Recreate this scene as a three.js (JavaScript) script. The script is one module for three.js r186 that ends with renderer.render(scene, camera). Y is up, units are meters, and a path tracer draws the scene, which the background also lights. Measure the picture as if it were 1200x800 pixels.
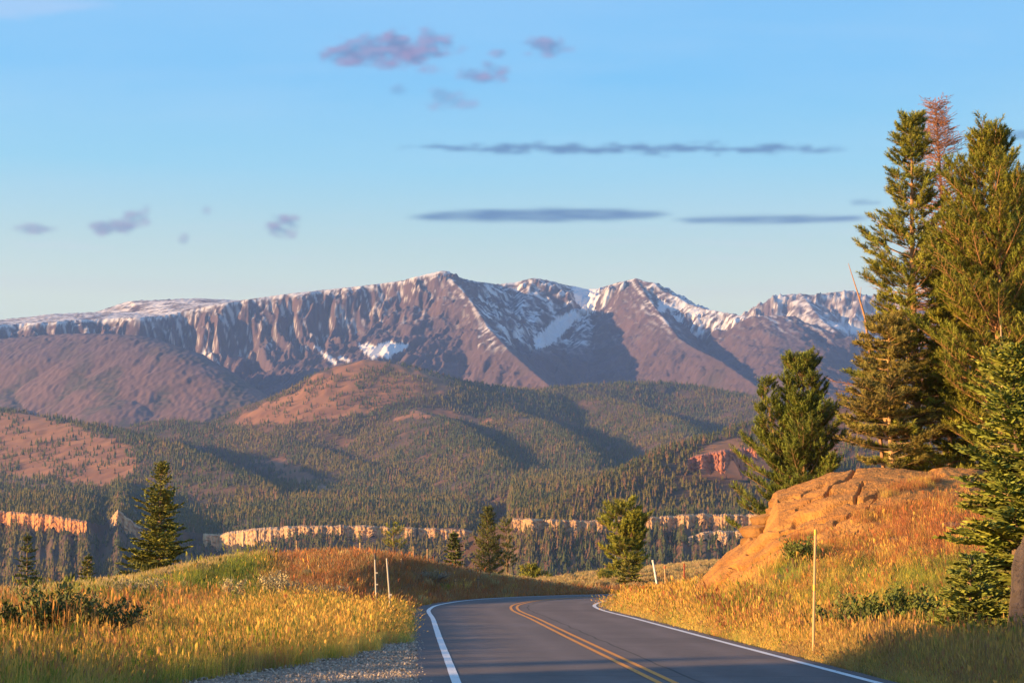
import * as THREE from 'three';
import { mergeGeometries } from 'three/addons/utils/BufferGeometryUtils.js';

// ---------------------------------------------------------------- camera, sky, sun, exposure
const W = 1200, HT = 800, F = 2000, EYE = 1.95, PITCH = Math.atan(255 / F);
const scene = new THREE.Scene();
const camera = new THREE.PerspectiveCamera(2 * Math.atan(HT / 2 / F) * 180 / Math.PI, W / HT, 0.5, 40000);
camera.position.set(0, EYE, 0);
camera.rotation.set(PITCH, 0, 0);
const renderer = new THREE.WebGLRenderer({ antialias: true });
renderer.toneMapping = THREE.LinearToneMapping;
renderer.toneMappingExposure = 2.7;
renderer.shadowMap.enabled = true;
const SUN_EL = 8.8 * Math.PI / 180;
const SUN = new THREE.Vector3(-0.90 * Math.cos(SUN_EL), Math.sin(SUN_EL), 0.436 * Math.cos(SUN_EL)).normalize();
const sun = new THREE.DirectionalLight(new THREE.Color().setRGB(1.0, 0.59, 0.24), 5);
sun.position.copy(SUN).multiplyScalar(400);
sun.castShadow = true;
sun.shadow.radius = 1.5;
Object.assign(sun.shadow.camera, { left: -150, right: 150, top: 150, bottom: -150, near: 1, far: 900 });
sun.shadow.mapSize.set(4096, 4096);
scene.add(sun, sun.target);
scene.fog = new THREE.FogExp2(new THREE.Color().setRGB(0.27, 0.48, 1.0), 4.8e-5);

// ---------------------------------------------------------------- small maths
const clamp = (x, a = 0, b = 1) => Math.min(b, Math.max(a, x));
const lerp = (a, b, t) => a + (b - a) * t;
const sm = (a, b, x) => { const t = clamp((x - a) / (b - a)); return t * t * (3 - 2 * t); };
function rngOf(seed) { let a = seed >>> 0; return () => { a = (a + 0x6D2B79F5) | 0; let t = Math.imul(a ^ (a >>> 15), 1 | a); t = (t + Math.imul(t ^ (t >>> 7), 61 | t)) ^ t; return ((t ^ (t >>> 14)) >>> 0) / 4294967296; }; }
const PERM = new Uint8Array(512); { const r = rngOf(7), p = [...Array(256).keys()]; for (let i = 255; i > 0; i--) { const j = Math.floor(r() * (i + 1)); [p[i], p[j]] = [p[j], p[i]]; } for (let i = 0; i < 512; i++) PERM[i] = p[i & 255]; }
const GX = new Float32Array(256), GY = new Float32Array(256); for (let i = 0; i < 256; i++) { GX[i] = Math.cos(i * 2.39996) ; GY[i] = Math.sin(i * 2.39996); }
function noise(x, y) {
  const xi = Math.floor(x), yi = Math.floor(y), fx = x - xi, fy = y - yi, X = xi & 255, Y = yi & 255;
  const u = fx * fx * fx * (fx * (fx * 6 - 15) + 10), v = fy * fy * fy * (fy * (fy * 6 - 15) + 10);
  const a = PERM[PERM[X] + Y], b = PERM[PERM[X + 1] + Y], c = PERM[PERM[X] + Y + 1], d = PERM[PERM[X + 1] + Y + 1];
  const n0 = GX[a] * fx + GY[a] * fy, n1 = GX[b] * (fx - 1) + GY[b] * fy, n2 = GX[c] * fx + GY[c] * (fy - 1), n3 = GX[d] * (fx - 1) + GY[d] * (fy - 1);
  return 1.41 * lerp(lerp(n0, n1, u), lerp(n2, n3, u), v);
}
function fbm(x, y, o = 4) { let s = 0, a = 0.5; for (let i = 0; i < o; i++) { s += a * noise(x, y); x = x * 2.03 + 17.1; y = y * 2.03 - 9.7; a *= 0.5; } return s; }
function ridged(x, y, o = 4) { let s = 0, a = 0.5; for (let i = 0; i < o; i++) { s += a * (1 - 2 * Math.abs(noise(x, y))); x = x * 2.07 + 7.3; y = y * 2.07 + 3.1; a *= 0.5; } return s; }
// a pixel of the photograph and a forward distance in metres give a point; and back
const CP = Math.cos(PITCH), SP = Math.sin(PITCH);
function at(px, py, D) { const a = (px - 600) / F, b = (400 - py) / F, t = D / (CP - b * SP); return new THREE.Vector3(a * t, EYE + (b * CP + SP) * t, -D); }
function pix(x, y, z) { const Y = y - EYE, f = Y * SP - z * CP, u = Y * CP + z * SP; return [600 + F * x / f, 400 - F * u / f]; }
function interp(tab, x) { if (x <= tab[0][0]) return tab[0][1]; for (let i = 1; i < tab.length; i++) if (x <= tab[i][0]) { const [a, b] = tab[i - 1], [c, d] = tab[i]; return lerp(b, d, (x - a) / (c - a)); } return tab[tab.length - 1][1]; }
function inPoly(p, x, y) { let c = false; for (let i = 0, j = p.length - 1; i < p.length; j = i++) if ((p[i][1] > y) !== (p[j][1] > y) && x < (p[j][0] - p[i][0]) * (y - p[i][1]) / (p[j][1] - p[i][1]) + p[i][0]) c = !c; return c; }

// ---------------------------------------------------------------- the sky: air and clouds
{
  const SW = 4096, SH = 2048, data = new Float32Array(SW * SH * 4);
  const grad = [[-90, .30, .33, .34], [0, 1.0, 1.02, .78], [6, 1.02, 1.06, .84], [8.5, .96, 1.06, .90], [10.5, .70, .95, .95], [13, .39, .84, 1.10], [16, .24, .70, 1.15], [20, .28, .66, 1.13], [32, .19, .44, .90], [60, .10, .28, .69], [90, .08, .23, .58]];
  // each cloud: [px, py, half width, half height, kind, strength]; kinds: 0 lens streak, 1 ragged puff, 2 thin streak
  const clouds = [[632, 252, 166, 13, 0, 1.08], [905, 257, 124, 8.5, 0, 1.0], [735, 174, 300, 7, 2, .95], [1012, 237, 24, 3, 0, .6], [1190, 158, 48, 9, 0, .8],
    [445, 62, 66, 24, 1, .95], [488, 60, 56, 28, 1, .95], [405, 66, 34, 14, 1, .75], [568, 88, 34, 16, 1, .95], [640, 56, 33, 15, 1, .9], [530, 118, 34, 15, 1, .5], [582, 63, 13, 5, 1, .6], [470, 107, 14, 8, 1, .4],
    [38, 269, 34, 7, 1, .7], [130, 267, 38, 10, 1, .85], [160, 254, 22, 14, 1, .7], [331, 266, 24, 17, 1, .9], [215, 281, 8, 7, 1, .5], [242, 245, 8, 8, 1, .45]];
  const sd = new THREE.Vector2(SUN.x, SUN.z).normalize();
  for (let r = 0; r < SH; r++) {
    const up = ((r + .5) / SH - .5) * Math.PI, el = up * 180 / Math.PI, y = Math.sin(up), cy = Math.cos(up);
    let k = 1; while (k < grad.length - 1 && el > grad[k][0]) k++;
    const g0 = grad[k - 1], g1 = grad[k]; let t = clamp((el - g0[0]) / (g1[0] - g0[0]));
    const base = [1, 2, 3].map((c) => lerp(g0[c], g1[c], t));
    for (let c = 0; c < SW; c++) {
      const az = ((c + .5) / SW - .5) * 2 * Math.PI, x = Math.cos(az) * cy, z = Math.sin(az) * cy;
      let R = base[0], G = base[1], B = base[2];
      const glow = Math.pow(clamp((x * sd.x + z * sd.y) * .5 + .5), 6) * Math.exp(-Math.max(0, el) / 14);
      R += .45 * glow; G += .2 * glow; B -= .08 * glow;
      if (el > 0) {
        // thin high veil over the whole dome
        const vx = x / (y + .25), vz = z / (y + .25);
        const veil = clamp(.5 + 1.1 * fbm(vx * 2.1 + 3, vz * 5.2 - 2, 5)) * sm(8, 14, el) * .16 + clamp(fbm(vx * 1.3 + 9 + .8 * fbm(vx * 3, vz * 3, 3), vz * 7 + 1, 5) * 1.8 - .1) * .16 * sm(10, 17, el);
        R = lerp(R, .72, veil); G = lerp(G, .92, veil); B = lerp(B, 1.16, veil);
      }
      if (z < -.8 && el > 5 && el < 22) {
        const [px, py] = pix(x * 1000, y * 1000 + EYE, z * 1000);
        if (px > -140 && px < 1340) for (const [cx, cyy, hw, hh, kind, str] of clouds) {
          const ux = (px - cx) / hw, uy = (py - cyy) / hh; if (Math.abs(ux) > 1.5 || Math.abs(uy) > 2.2) continue;
          let a;
          if (kind === 0) { const top = .75 + .25 * noise(px / 70, 3), w = .35 * noise(px / 90, cx), e = Math.sqrt(Math.max(0, 1 - ux * ux)); a = sm(0, .35, e * top - Math.abs(uy + w * (1 - e) + .1 * ux)) * sm(1.02, .75, Math.abs(ux)) * (.85 + .3 * noise(px / 40, py / 4)); }
          else if (kind === 2) { const n = fbm(px / 34, py / 6, 4), e = 1 - Math.abs(ux) ** 3; a = sm(-.1, .7, e * .8 - Math.abs(uy + .35 * noise(px / 60, 1)) * .9 + n * 1.3) * sm(1.05, .7, Math.abs(ux)); }
          else { const n = fbm(px / 26 + cx, py / 13, 5) * 1.45 + .2 * noise(px / 60, py / 50 + cx), q = ux * ux * 1.05 + (uy > 0 ? 1.3 : .9) * uy * uy; a = sm(.0, 1.05, 1 - q + n * 1.15) * clamp(1.9 - q); }
          a = clamp(a * str) * (kind === 1 ? .82 : .9);
          const pk = kind === 1 ? clamp(.45 + 1.9 * (fbm(px / 26 + cx, py / 13, 4) - fbm((px - 7) / 26 + cx, (py - 5) / 13, 4)) + .15 * noise(px / 9, py / 6)) : .1;
          const cr = lerp(kind === 1 ? .14 : .085, .42, pk), cg = lerp(.26, .34, pk), cb = lerp(.53, .60, pk);
          R = lerp(R, cr, a); G = lerp(G, cg, a); B = lerp(B, cb, a);
        }
        const wisp = clamp(fbm(px / 160, py / 9 + 40, 4) * 2.2 - .25) * sm(345, 300, py) * sm(230, 300, py) * .25 + sm(.1, .8, 1 - ((px + 10) / 150) ** 2 - ((py - 2) / 26) ** 2 + .5 * fbm(px / 50, py / 14, 3)) * .22;
        R = lerp(R, .95, wisp); G = lerp(G, .9, wisp); B = lerp(B, 1.08, wisp);
      }
      const i = (r * SW + c) * 4; data[i] = R * .335; data[i + 1] = G * .335; data[i + 2] = B * .335; data[i + 3] = 1;
    }
  }
  const skyTex = new THREE.DataTexture(data, SW, SH, THREE.RGBAFormat, THREE.FloatType);
  skyTex.mapping = THREE.EquirectangularReflectionMapping; skyTex.magFilter = THREE.LinearFilter; skyTex.minFilter = THREE.LinearFilter; skyTex.needsUpdate = true;
  scene.background = skyTex; scene.environment = skyTex;
}
console.log('sky', Math.round(performance.now()));

// ---------------------------------------------------------------- helpers for objects
const used = {};
function numbered(n) { const k = used[n] = (used[n] ?? -1) + 1; return k ? n + '_' + String(k).padStart(3, '0') : n; }
function shadow(o) { o.traverse((m) => { if (m.isMesh) { m.castShadow = true; m.receiveShadow = true; } }); return o; }
function tag(o, label, category, group, kind) { o.userData.label = label; o.userData.category = category; if (group) o.userData.group = group; if (kind) o.userData.kind = kind; return o; }
function put(name, geo, mat, parent) { const m = new THREE.Mesh(geo, mat); m.name = parent ? name : numbered(name); shadow(m); (parent || scene).add(m); return m; }
function structure(name, geo, mat, label, category) { const m = put(name, geo, mat); m.userData = { kind: 'structure', label, category }; return m; }
function base(name, x, y, z, turn = 0) { const g = new THREE.Group(); g.name = numbered(name); g.position.set(x, y, z); g.rotation.y = turn; scene.add(g); return g; }
function copyOf(o, x, y, z, turn, scale = 1, label) { const c = o.clone(); c.name = numbered(o.name.replace(/_\d{3}$/, '')); c.userData = { ...o.userData }; c.position.set(x, y, z); c.rotation.y = turn; c.scale.setScalar(scale); if (label) c.userData.label = label; scene.add(c); return c; }
const mat = (r, g, b, rough = .9, extra = {}) => new THREE.MeshStandardMaterial({ color: new THREE.Color().setRGB(r, g, b), roughness: rough, ...extra });
const vmat = (rough = .9, extra = {}) => new THREE.MeshStandardMaterial({ vertexColors: true, roughness: rough, ...extra });
// triangle soup with colour
class Soup {
  constructor() { this.p = []; this.c = []; }
  tri(a, b, c, k) { this.p.push(a[0], a[1], a[2], b[0], b[1], b[2], c[0], c[1], c[2]); for (let i = 0; i < 3; i++) this.c.push(k[0], k[1], k[2]); }
  quad(a, b, c, d, k) { this.tri(a, b, c, k); this.tri(a, c, d, k); }
  tube(pts, rad, sides, k) { // pts: [[x,y,z]..], rad: [..]
    let prev = null;
    for (let i = 0; i < pts.length; i++) {
      const q0 = pts[Math.max(0, i - 1)], q1 = pts[Math.min(pts.length - 1, i + 1)];
      let d = [q1[0] - q0[0], q1[1] - q0[1], q1[2] - q0[2]]; const l = Math.hypot(...d) || 1; d = d.map((v) => v / l);
      const up = Math.abs(d[1]) > .9 ? [1, 0, 0] : [0, 1, 0];
      let s = [d[1] * up[2] - d[2] * up[1], d[2] * up[0] - d[0] * up[2], d[0] * up[1] - d[1] * up[0]]; const sl = Math.hypot(...s); s = s.map((v) => v / sl);
      const t = [d[1] * s[2] - d[2] * s[1], d[2] * s[0] - d[0] * s[2], d[0] * s[1] - d[1] * s[0]];
      const ring = []; for (let j = 0; j < sides; j++) { const a = j / sides * 2 * Math.PI, ca = Math.cos(a) * rad[i], sa = Math.sin(a) * rad[i]; ring.push([pts[i][0] + s[0] * ca + t[0] * sa, pts[i][1] + s[1] * ca + t[1] * sa, pts[i][2] + s[2] * ca + t[2] * sa]); }
      if (prev) for (let j = 0; j < sides; j++) { const n = (j + 1) % sides; this.quad(prev[j], ring[j], ring[n], prev[n], k); }
      prev = ring;
    }
  }
  geo(flat = true) { const g = new THREE.BufferGeometry(); g.setAttribute('position', new THREE.Float32BufferAttribute(this.p, 3)); g.setAttribute('color', new THREE.Float32BufferAttribute(this.c, 3)); if (flat) g.computeVertexNormals(); return g; }
}
// a height field over a list of rows; each row is a list of columns; fn(x, D) -> y; col(x, y, D, ny, i) -> [r,g,b]
function field(xs, Ds, fn, col, uvScale = 0) {
  const nx = xs(Ds[0]).length, n = nx * Ds.length, P = new Float32Array(n * 3), C = new Float32Array(n * 3), U = uvScale ? new Float32Array(n * 2) : null;
  let k = 0; for (const D of Ds) { const row = xs(D); for (let i = 0; i < nx; i++, k++) { P[k * 3] = row[i]; P[k * 3 + 1] = fn(row[i], D, k); P[k * 3 + 2] = -D; if (U) { U[k * 2] = row[i] * uvScale; U[k * 2 + 1] = D * uvScale; } } }
  const idx = new Uint32Array((nx - 1) * (Ds.length - 1) * 6); let q = 0;
  for (let j = 0; j < Ds.length - 1; j++) for (let i = 0; i < nx - 1; i++) { const a = j * nx + i, b = a + 1, c = a + nx, d = c + 1; idx[q++] = a; idx[q++] = b; idx[q++] = d; idx[q++] = a; idx[q++] = d; idx[q++] = c; }
  const g = new THREE.BufferGeometry(); g.setAttribute('position', new THREE.BufferAttribute(P, 3)); g.setIndex(new THREE.BufferAttribute(idx, 1)); if (U) g.setAttribute('uv', new THREE.BufferAttribute(U, 2));
  g.computeVertexNormals(); const N = g.attributes.normal;
  for (let i = 0; i < n; i++) { const c = col(P[i * 3], P[i * 3 + 1], -P[i * 3 + 2], N.getY(i), i); C[i * 3] = c[0]; C[i * 3 + 1] = c[1]; C[i * 3 + 2] = c[2]; }
  g.setAttribute('color', new THREE.BufferAttribute(C, 3));
  return g;
}
const mix3 = (a, b, t) => [lerp(a[0], b[0], t), lerp(a[1], b[1], t), lerp(a[2], b[2], t)];
function greyTexture(n, fn, srgb = false) { const d = new Uint8Array(n * n * 4); for (let j = 0; j < n; j++) for (let i = 0; i < n; i++) { const v = fn(i / n, j / n, i, j), k = (j * n + i) * 4; if (Array.isArray(v)) { d[k] = clamp(v[0]) * 255; d[k + 1] = clamp(v[1]) * 255; d[k + 2] = clamp(v[2]) * 255; } else d[k] = d[k + 1] = d[k + 2] = clamp(v) * 255; d[k + 3] = 255; } const t = new THREE.DataTexture(d, n, n); t.wrapS = t.wrapT = THREE.RepeatWrapping; t.magFilter = THREE.LinearFilter; t.minFilter = THREE.LinearMipmapLinearFilter; t.generateMipmaps = true; if (srgb) t.colorSpace = THREE.SRGBColorSpace; t.needsUpdate = true; return t; }
// tileable noise for textures
const tn = (u, v, f, seed = 0) => { const a = noise(u * f + seed, v * f), b = noise((u - 1) * f + seed, v * f), c = noise(u * f + seed, (v - 1) * f), d = noise((u - 1) * f + seed, (v - 1) * f); return lerp(lerp(a, b, u), lerp(c, d, u), v); };

// ---------------------------------------------------------------- mountains and hills: crest lines with slopes on both sides
function ridge(pts, { left, right, flute = 0, fl = 120, cap = 0, rough = 0 }) { // pts: [px, py, D, rim]
  const w = pts.map(([px, py, D, rim = 0]) => { const p = at(px, py, D); return { x: p.x, y: p.y, z: p.z, rim }; });
  const seg = []; let s = 0;
  for (let i = 0; i < w.length - 1; i++) { const a = w[i], b = w[i + 1], dx = b.x - a.x, dz = b.z - a.z, l = Math.hypot(dx, dz); seg.push({ a, b, dx, dz, l, s }); s += l; }
  const e = w[w.length - 1], ll = Math.hypot(e.x - w[0].x, e.z - w[0].z);
  return { seg, left, right, flute, fl, cap, top: Math.max(...w.map((p) => p.y)), rimMax: 1.3 * Math.max(...w.map((p) => p.rim)) + 60, min: Math.min(...left.map((q) => q[1]), ...right.map((q) => q[1])), ux: (e.x - w[0].x) / ll, uz: (e.z - w[0].z) / ll };
}
function prof(tab, d) { let y = 0; for (let i = 0; i < tab.length; i++) { const [w, sl] = tab[i]; if (d <= w) return y + d * sl; y += w * sl; d -= w; } return y + d * tab[tab.length - 1][1]; }
const hit = { d: 0, rim: 0, s: 0, g: 0 };
function ridgeHeight(r, x, z, out, floor = -1e9) {
  let best = 1e18, bs = null, bt = 0;
  for (const g of r.seg) { const t = clamp(((x - g.a.x) * g.dx + (z - g.a.z) * g.dz) / (g.l * g.l)), ex = x - g.a.x - g.dx * t, ez = z - g.a.z - g.dz * t, q = ex * ex + ez * ez; if (q < best) { best = q; bs = g; bt = t; } }
  const d = Math.sqrt(best); if (r.top - r.min * Math.max(0, d - r.rimMax - r.cap) + r.flute * 1.2 < floor) return -1e9;
  const side = (x - bs.a.x) * bs.dz - (z - bs.a.z) * bs.dx, s = x * r.ux + z * r.uz, rimN = lerp(bs.a.rim, bs.b.rim, bt);
  let sw = 0, sy = 0, sr = 0; const soft = 25 + .22 * d; // crest height and rim are blended over neighbouring stretches, so that bends leave no steps
  for (const g of r.seg) { const t = clamp(((x - g.a.x) * g.dx + (z - g.a.z) * g.dz) / (g.l * g.l)), dg = Math.hypot(x - g.a.x - g.dx * t, z - g.a.z - g.dz * t), w = Math.exp(-(dg - d) / soft); sw += w; sy += w * lerp(g.a.y, g.b.y, t); sr += w * lerp(g.a.rim, g.b.rim, t); }
  const rim = rimN > 0 ? sr / sw : 0, keep = sm(20, 260, d);
  const past = (bt === 0 && bs === r.seg[0]) || (bt === 1 && bs === r.seg[r.seg.length - 1]);
  let tab = past ? (r.left[0][1] > r.right[0][1] ? r.left : r.right) : side > 0 ? r.left : r.right; let dd = d, y = lerp(lerp(bs.a.y, bs.b.y, bt), sy / sw, keep);
  const jag = r.flute ? ridged((s + 40 * noise(x / 90, z / 90) + 130 * noise(x / 420, z / 420)) / r.fl, d / (r.fl * 5), 3) : 0;
  if (rim > 0 && tab.rim) { const R = Math.max(4, rim * (1 + .25 * noise(s / 260, 5)) + Math.min(45, rim * .4) * jag); if (d < R) { y -= d * tab.rim; dd = 0; } else { y -= R * tab.rim; dd = d - R; } out.rim = R; } else out.rim = 0;
  const e = sm(0, 120, dd) * (1 - sm(700, 1600, dd));
  y -= prof(tab, r.cap ? Math.sqrt(dd * dd + r.cap * r.cap) - r.cap : dd);
  const steep = r.flute * clamp((tab[0][1] - .3) / .22);
  y += steep * e * (jag - .35);
  if (r.flute) y += steep * (r.cap > 60 ? .2 : .38) * sm(0, 60, dd) * (1 - sm(900, 1900, dd)) * (ridged((s + 22 * noise(x / 50, z / 50)) / (r.fl * .3), d / (r.fl * 3) + 7, 3) - .3);
  out.d = d; out.s = s; out.g = jag * e; out.side = side > 0 ? 1 : -1; out.dd = dd;
  return y;
}
const cliffP = Object.assign([[210, 1.35], [260, .72], [600, .48], [4000, .3]], { rim: .19 });
const M = [
  // plateau and main crest up to the highest peak
  ridge([[-330, 398, 7900, 700], [-60, 381, 8000, 700], [0, 375, 8050, 660], [60, 368, 8150, 620], [112, 366, 8260, 620], [130, 360, 8320, 660], [150, 353, 8370, 690], [235, 349.5, 8430, 760], [300, 353, 8380, 640], [370, 341, 8280, 400], [440, 334, 8200, 190], [495, 326.5, 8100, 110], [520, 317.5, 8000, 20]], { left: [[2000, .3]], right: cliffP, flute: 85, fl: 150 }),
  // spur from the peak
  ridge([[520, 317.5, 8000], [540, 338, 7800], [556, 358, 7600], [572, 384, 7350], [598, 412, 7050], [630, 440, 6700], [660, 466, 6400]], { left: [[140, 1.0], [300, .7], [3000, .5]], right: [[200, .95], [300, .66], [3000, .45]], flute: 70, fl: 110 }),
  // crest right of the peak
  ridge([[520, 317.5, 8000], [530, 322, 8080], [548, 328, 8300], [580, 333, 8650], [604, 331, 8700], [625, 326, 8700], [640, 328, 8720], [660, 333.5, 8850], [690, 339, 8950], [702, 338, 8900], [722, 331, 8700], [745, 326.5, 8600], [757, 330, 8550], [765, 331, 8520], [778, 342, 8450], [795, 348, 8350], [806, 356, 8300], [830, 363, 8200], [868, 370, 8050], [905, 371, 7950], [940, 378, 7850], [962, 387, 7750], [985, 412, 7500], [1010, 440, 7250], [1060, 475, 6900]], { left: [[2000, .4]], right: [[230, .95], [300, .62], [2000, .42]], flute: 75, fl: 140 }),
  // spur below the second peak
  ridge([[745, 326.5, 8600], [757, 346, 8350], [775, 370, 8000], [796, 397, 7600], [815, 408, 7350], [846, 424, 7050], [892, 456, 6600]], { left: [[200, .8], [300, .6], [2000, .42]], right: [[200, .8], [2000, .5]], flute: 45, fl: 120 }),
  ridge([[702, 338, 8900], [692, 362, 8600], [686, 392, 8200], [672, 425, 7800]], { left: [[300, .7], [2000, .45]], right: [[300, .7], [2000, .45]], flute: 40, fl: 100 }),
  ridge([[625, 326, 8700], [612, 356, 8350], [608, 388, 8000]], { left: [[300, .8], [2000, .5]], right: [[300, .8], [2000, .5]], flute: 40, fl: 90 }),
  ridge([[905, 371, 7950], [925, 400, 7500], [930, 430, 7000], [945, 460, 6500]], { left: [[2000, .45]], right: [[2000, .45]], flute: 30, fl: 120, cap: 60 }),
  // distant right massif
  ridge([[840, 395, 10500], [875, 366, 10400], [898, 354, 10200], [920, 345, 10000], [938, 343, 10000], [950, 345, 10000], [972, 342, 10000], [1000, 340, 10000], [1012, 345, 10000], [1080, 352, 10000], [1180, 368, 10000], [1300, 400, 10000]], { left: [[2000, .4]], right: [[260, .9], [400, .6], [2000, .4]], flute: 110, fl: 190 }),
  ridge([[938, 343, 10000], [960, 372, 9500], [1000, 405, 8900]], { left: [[300, .7], [2000, .4]], right: [[300, .7], [2000, .4]], flute: 50, fl: 110 }),
  // rounded mountain standing before the plateau
  ridge([[-330, 425, 7100], [-60, 404, 7050], [0, 399, 7000], [45, 395, 6950], [100, 392, 6850], [140, 392, 6750], [165, 394, 6680], [200, 405, 6500], [225, 418, 6350], [250, 436, 6200], [290, 463, 6000], [340, 492, 5800]], { left: [[300, .62], [2000, .45]], right: [[300, .48], [500, .55], [2000, .42]], flute: 18, fl: 170, cap: 120 }),
  ridge([[100, 392, 6850], [120, 430, 6400], [150, 470, 5950]], { left: [[2000, .5]], right: [[2000, .5]], flute: 9, fl: 110, cap: 70 }),
  ridge([[0, 399, 7000], [10, 440, 6500], [20, 480, 6000]], { left: [[2000, .5]], right: [[2000, .5]], flute: 9, fl: 110, cap: 70 }),
];
const NM = { d: null };
const snowPoly = [
  [[[418, 404], [430, 402], [440, 407], [452, 399], [464, 402], [479, 403], [473, 411], [462, 414], [455, 421], [446, 417], [436, 420], [424, 411]], .98],
  [[[366, 404], [371, 405], [396, 424], [394, 428], [384, 422]], .9], [[[398, 416], [410, 421], [409, 424], [396, 421]], .8],
  [[[670, 336], [701, 337], [703, 345], [699, 356], [696, 367], [685, 368], [678, 358], [672, 348]], .95],
  [[[624, 396], [636, 389], [648, 376], [660, 368], [674, 362], [678, 370], [668, 382], [658, 394], [642, 405], [628, 410]], .9],
  [[[772, 352], [786, 355], [778, 366], [771, 364]], .8], [[[966, 376], [1000, 379], [1030, 384], [1030, 396], [990, 390]], .85],
  [[[233, 412], [240, 411], [242, 418], [237, 426], [235, 418]], .8], [[[244, 413], [249, 413], [247, 418], [243, 418]], .8],
];
{
  const Ds = [], nCol = 960; for (let D = 5500; D < 10800;) { Ds.push(D); D += D < 9000 ? 11 : 24; }
  const xs = (D) => { const r = new Array(nCol); for (let i = 0; i < nCol; i++) r[i] = lerp(-.345, .345, i / (nCol - 1)) * D; return r; };
  const n = nCol * Ds.length, G = new Float32Array(n), RD = new Float32Array(n), RI = new Uint8Array(n), DD = new Float32Array(n), o = {};
  const fn = (x, D, k) => {
    let y = 330 + 40 * fbm(x / 600, D / 600, 3) - 250 * sm(5900, 5500, D), g = 0, rd = 1e4, ri = 99, dd = 0;
    for (let i = 0; i < M.length; i++) { const h = ridgeHeight(M[i], x, -D, o, y); if (h > y) { y = h; g = o.g; rd = o.rim ? (o.d - o.rim) : 1e4; ri = i; dd = o.dd; } }
    G[k] = g; RD[k] = rd; RI[k] = ri; DD[k] = dd;
    const a = ri === 0 && rd < 0 ? .25 : 1;
    return y + a * sm(0, 160, dd + 30) * ((ri >= 9 ? 5 : 34) * ridged(x / 150, D / 260, 5) + (ri >= 9 ? .6 : 8) * ridged(x / 46, D / 80, 3)) + 3 * noise(x / 17, D / 30);
  };
  const hazeRockA = [.064, .043, .056], hazeRockB = [.118, .076, .090], brown = [.150, .082, .066], wood = [.036, .038, .026], snow = [.74, .74, .76];  // purple-grey rock tones pushed bluer: distance haze partly painted into the colour
  const col = (x, y, D, ny, k) => {
    const [px, py] = pix(x, y, -D);
    const n1 = fbm(x / 130, D / 130, 4), n2 = noise(x / 30, D / 30 + y / 20), st = noise(x / 21 + y / 60, y / 45);
    let c = mix3(hazeRockA, hazeRockB, clamp(.5 + n1 + .35 * n2));
    const low = sm(900, 560, y + 160 * n1); c = mix3(c, brown, low * .75 * sm(.55, .8, ny));
    const forest = sm(.02, .25, fbm(x / 150 + 4, D / 330, 5) * 1.2 + .28 * G[k] * -1 + .12) * sm(980, 640, y + 120 * n2) * (RI[k] >= 9 ? .95 : .6);
    c = mix3(c, wood, forest * clamp(.65 + .8 * n2));
    // snow lies where it is high and flat, in the gullies of the upper faces, and in drifts below the rim
    let s = 0;
    if (RI[k] === 0 && RD[k] < 0) s = .82 * sm(-.35, .4, fbm(x / 110, D / 40, 5) * 1.6 + .1);
    else if (RI[k] === 0 && RD[k] < 14) s = .8 * sm(-.4, .2, st + .1);
    else {
      const hi = sm(880, 1190, y + 70 * n1), gull = sm(.25, -.25, G[k] - .1 * st);
      s = hi * clamp(gull * .8 + (ny - .66) * 1.1) * sm(.0, .38, st + .6 * n2 + .3 * fbm(x / 60, y / 50, 3));
      if (RI[k] === 2 && px > 785) s = Math.max(s, sm(-.05, .35, fbm((x + D * .4) / 70, (D - x) / 26, 4) + .14) * sm(402, 385, py) * sm(960, 880, px));
      if (px > 560 && px < 800 && (RI[k] === 2 || RI[k] === 4 || RI[k] === 5 || RI[k] === 1)) s = Math.max(s, .92 * sm(-.04, .34, fbm(x / 75, (D - x * .5) / 34, 4)) * sm(418, 395, py));
      if (RI[k] === 7 || RI[k] === 8) s = Math.max(s, sm(-.1, .35, fbm(x / 90, D / 40 + y / 70, 4)) * sm(400, 370, py) * .9);
      if (RI[k] === 0 && RD[k] < 330) s = Math.max(s, sm(.38, .62, noise(x / 13 + y / 40, D / 60) + .5 * n2 + .3 * (1 - RD[k] / 330) - .1) * .5);
    }
    for (const [p, v] of snowPoly) if (D > 6700 && inPoly(p, px + 2 * n2, py + 1.5 * st)) s = Math.max(s, v);
    return mix3(c, snow, clamp(s));
  };
  structure('mountain_range', field(xs, Ds, fn, col), vmat(.95), 'snow dusted haze tinted purple brown mountain range with cliffs and a rounded foothill', 'mountain');
}
console.log('mountains', Math.round(performance.now()));

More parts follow.
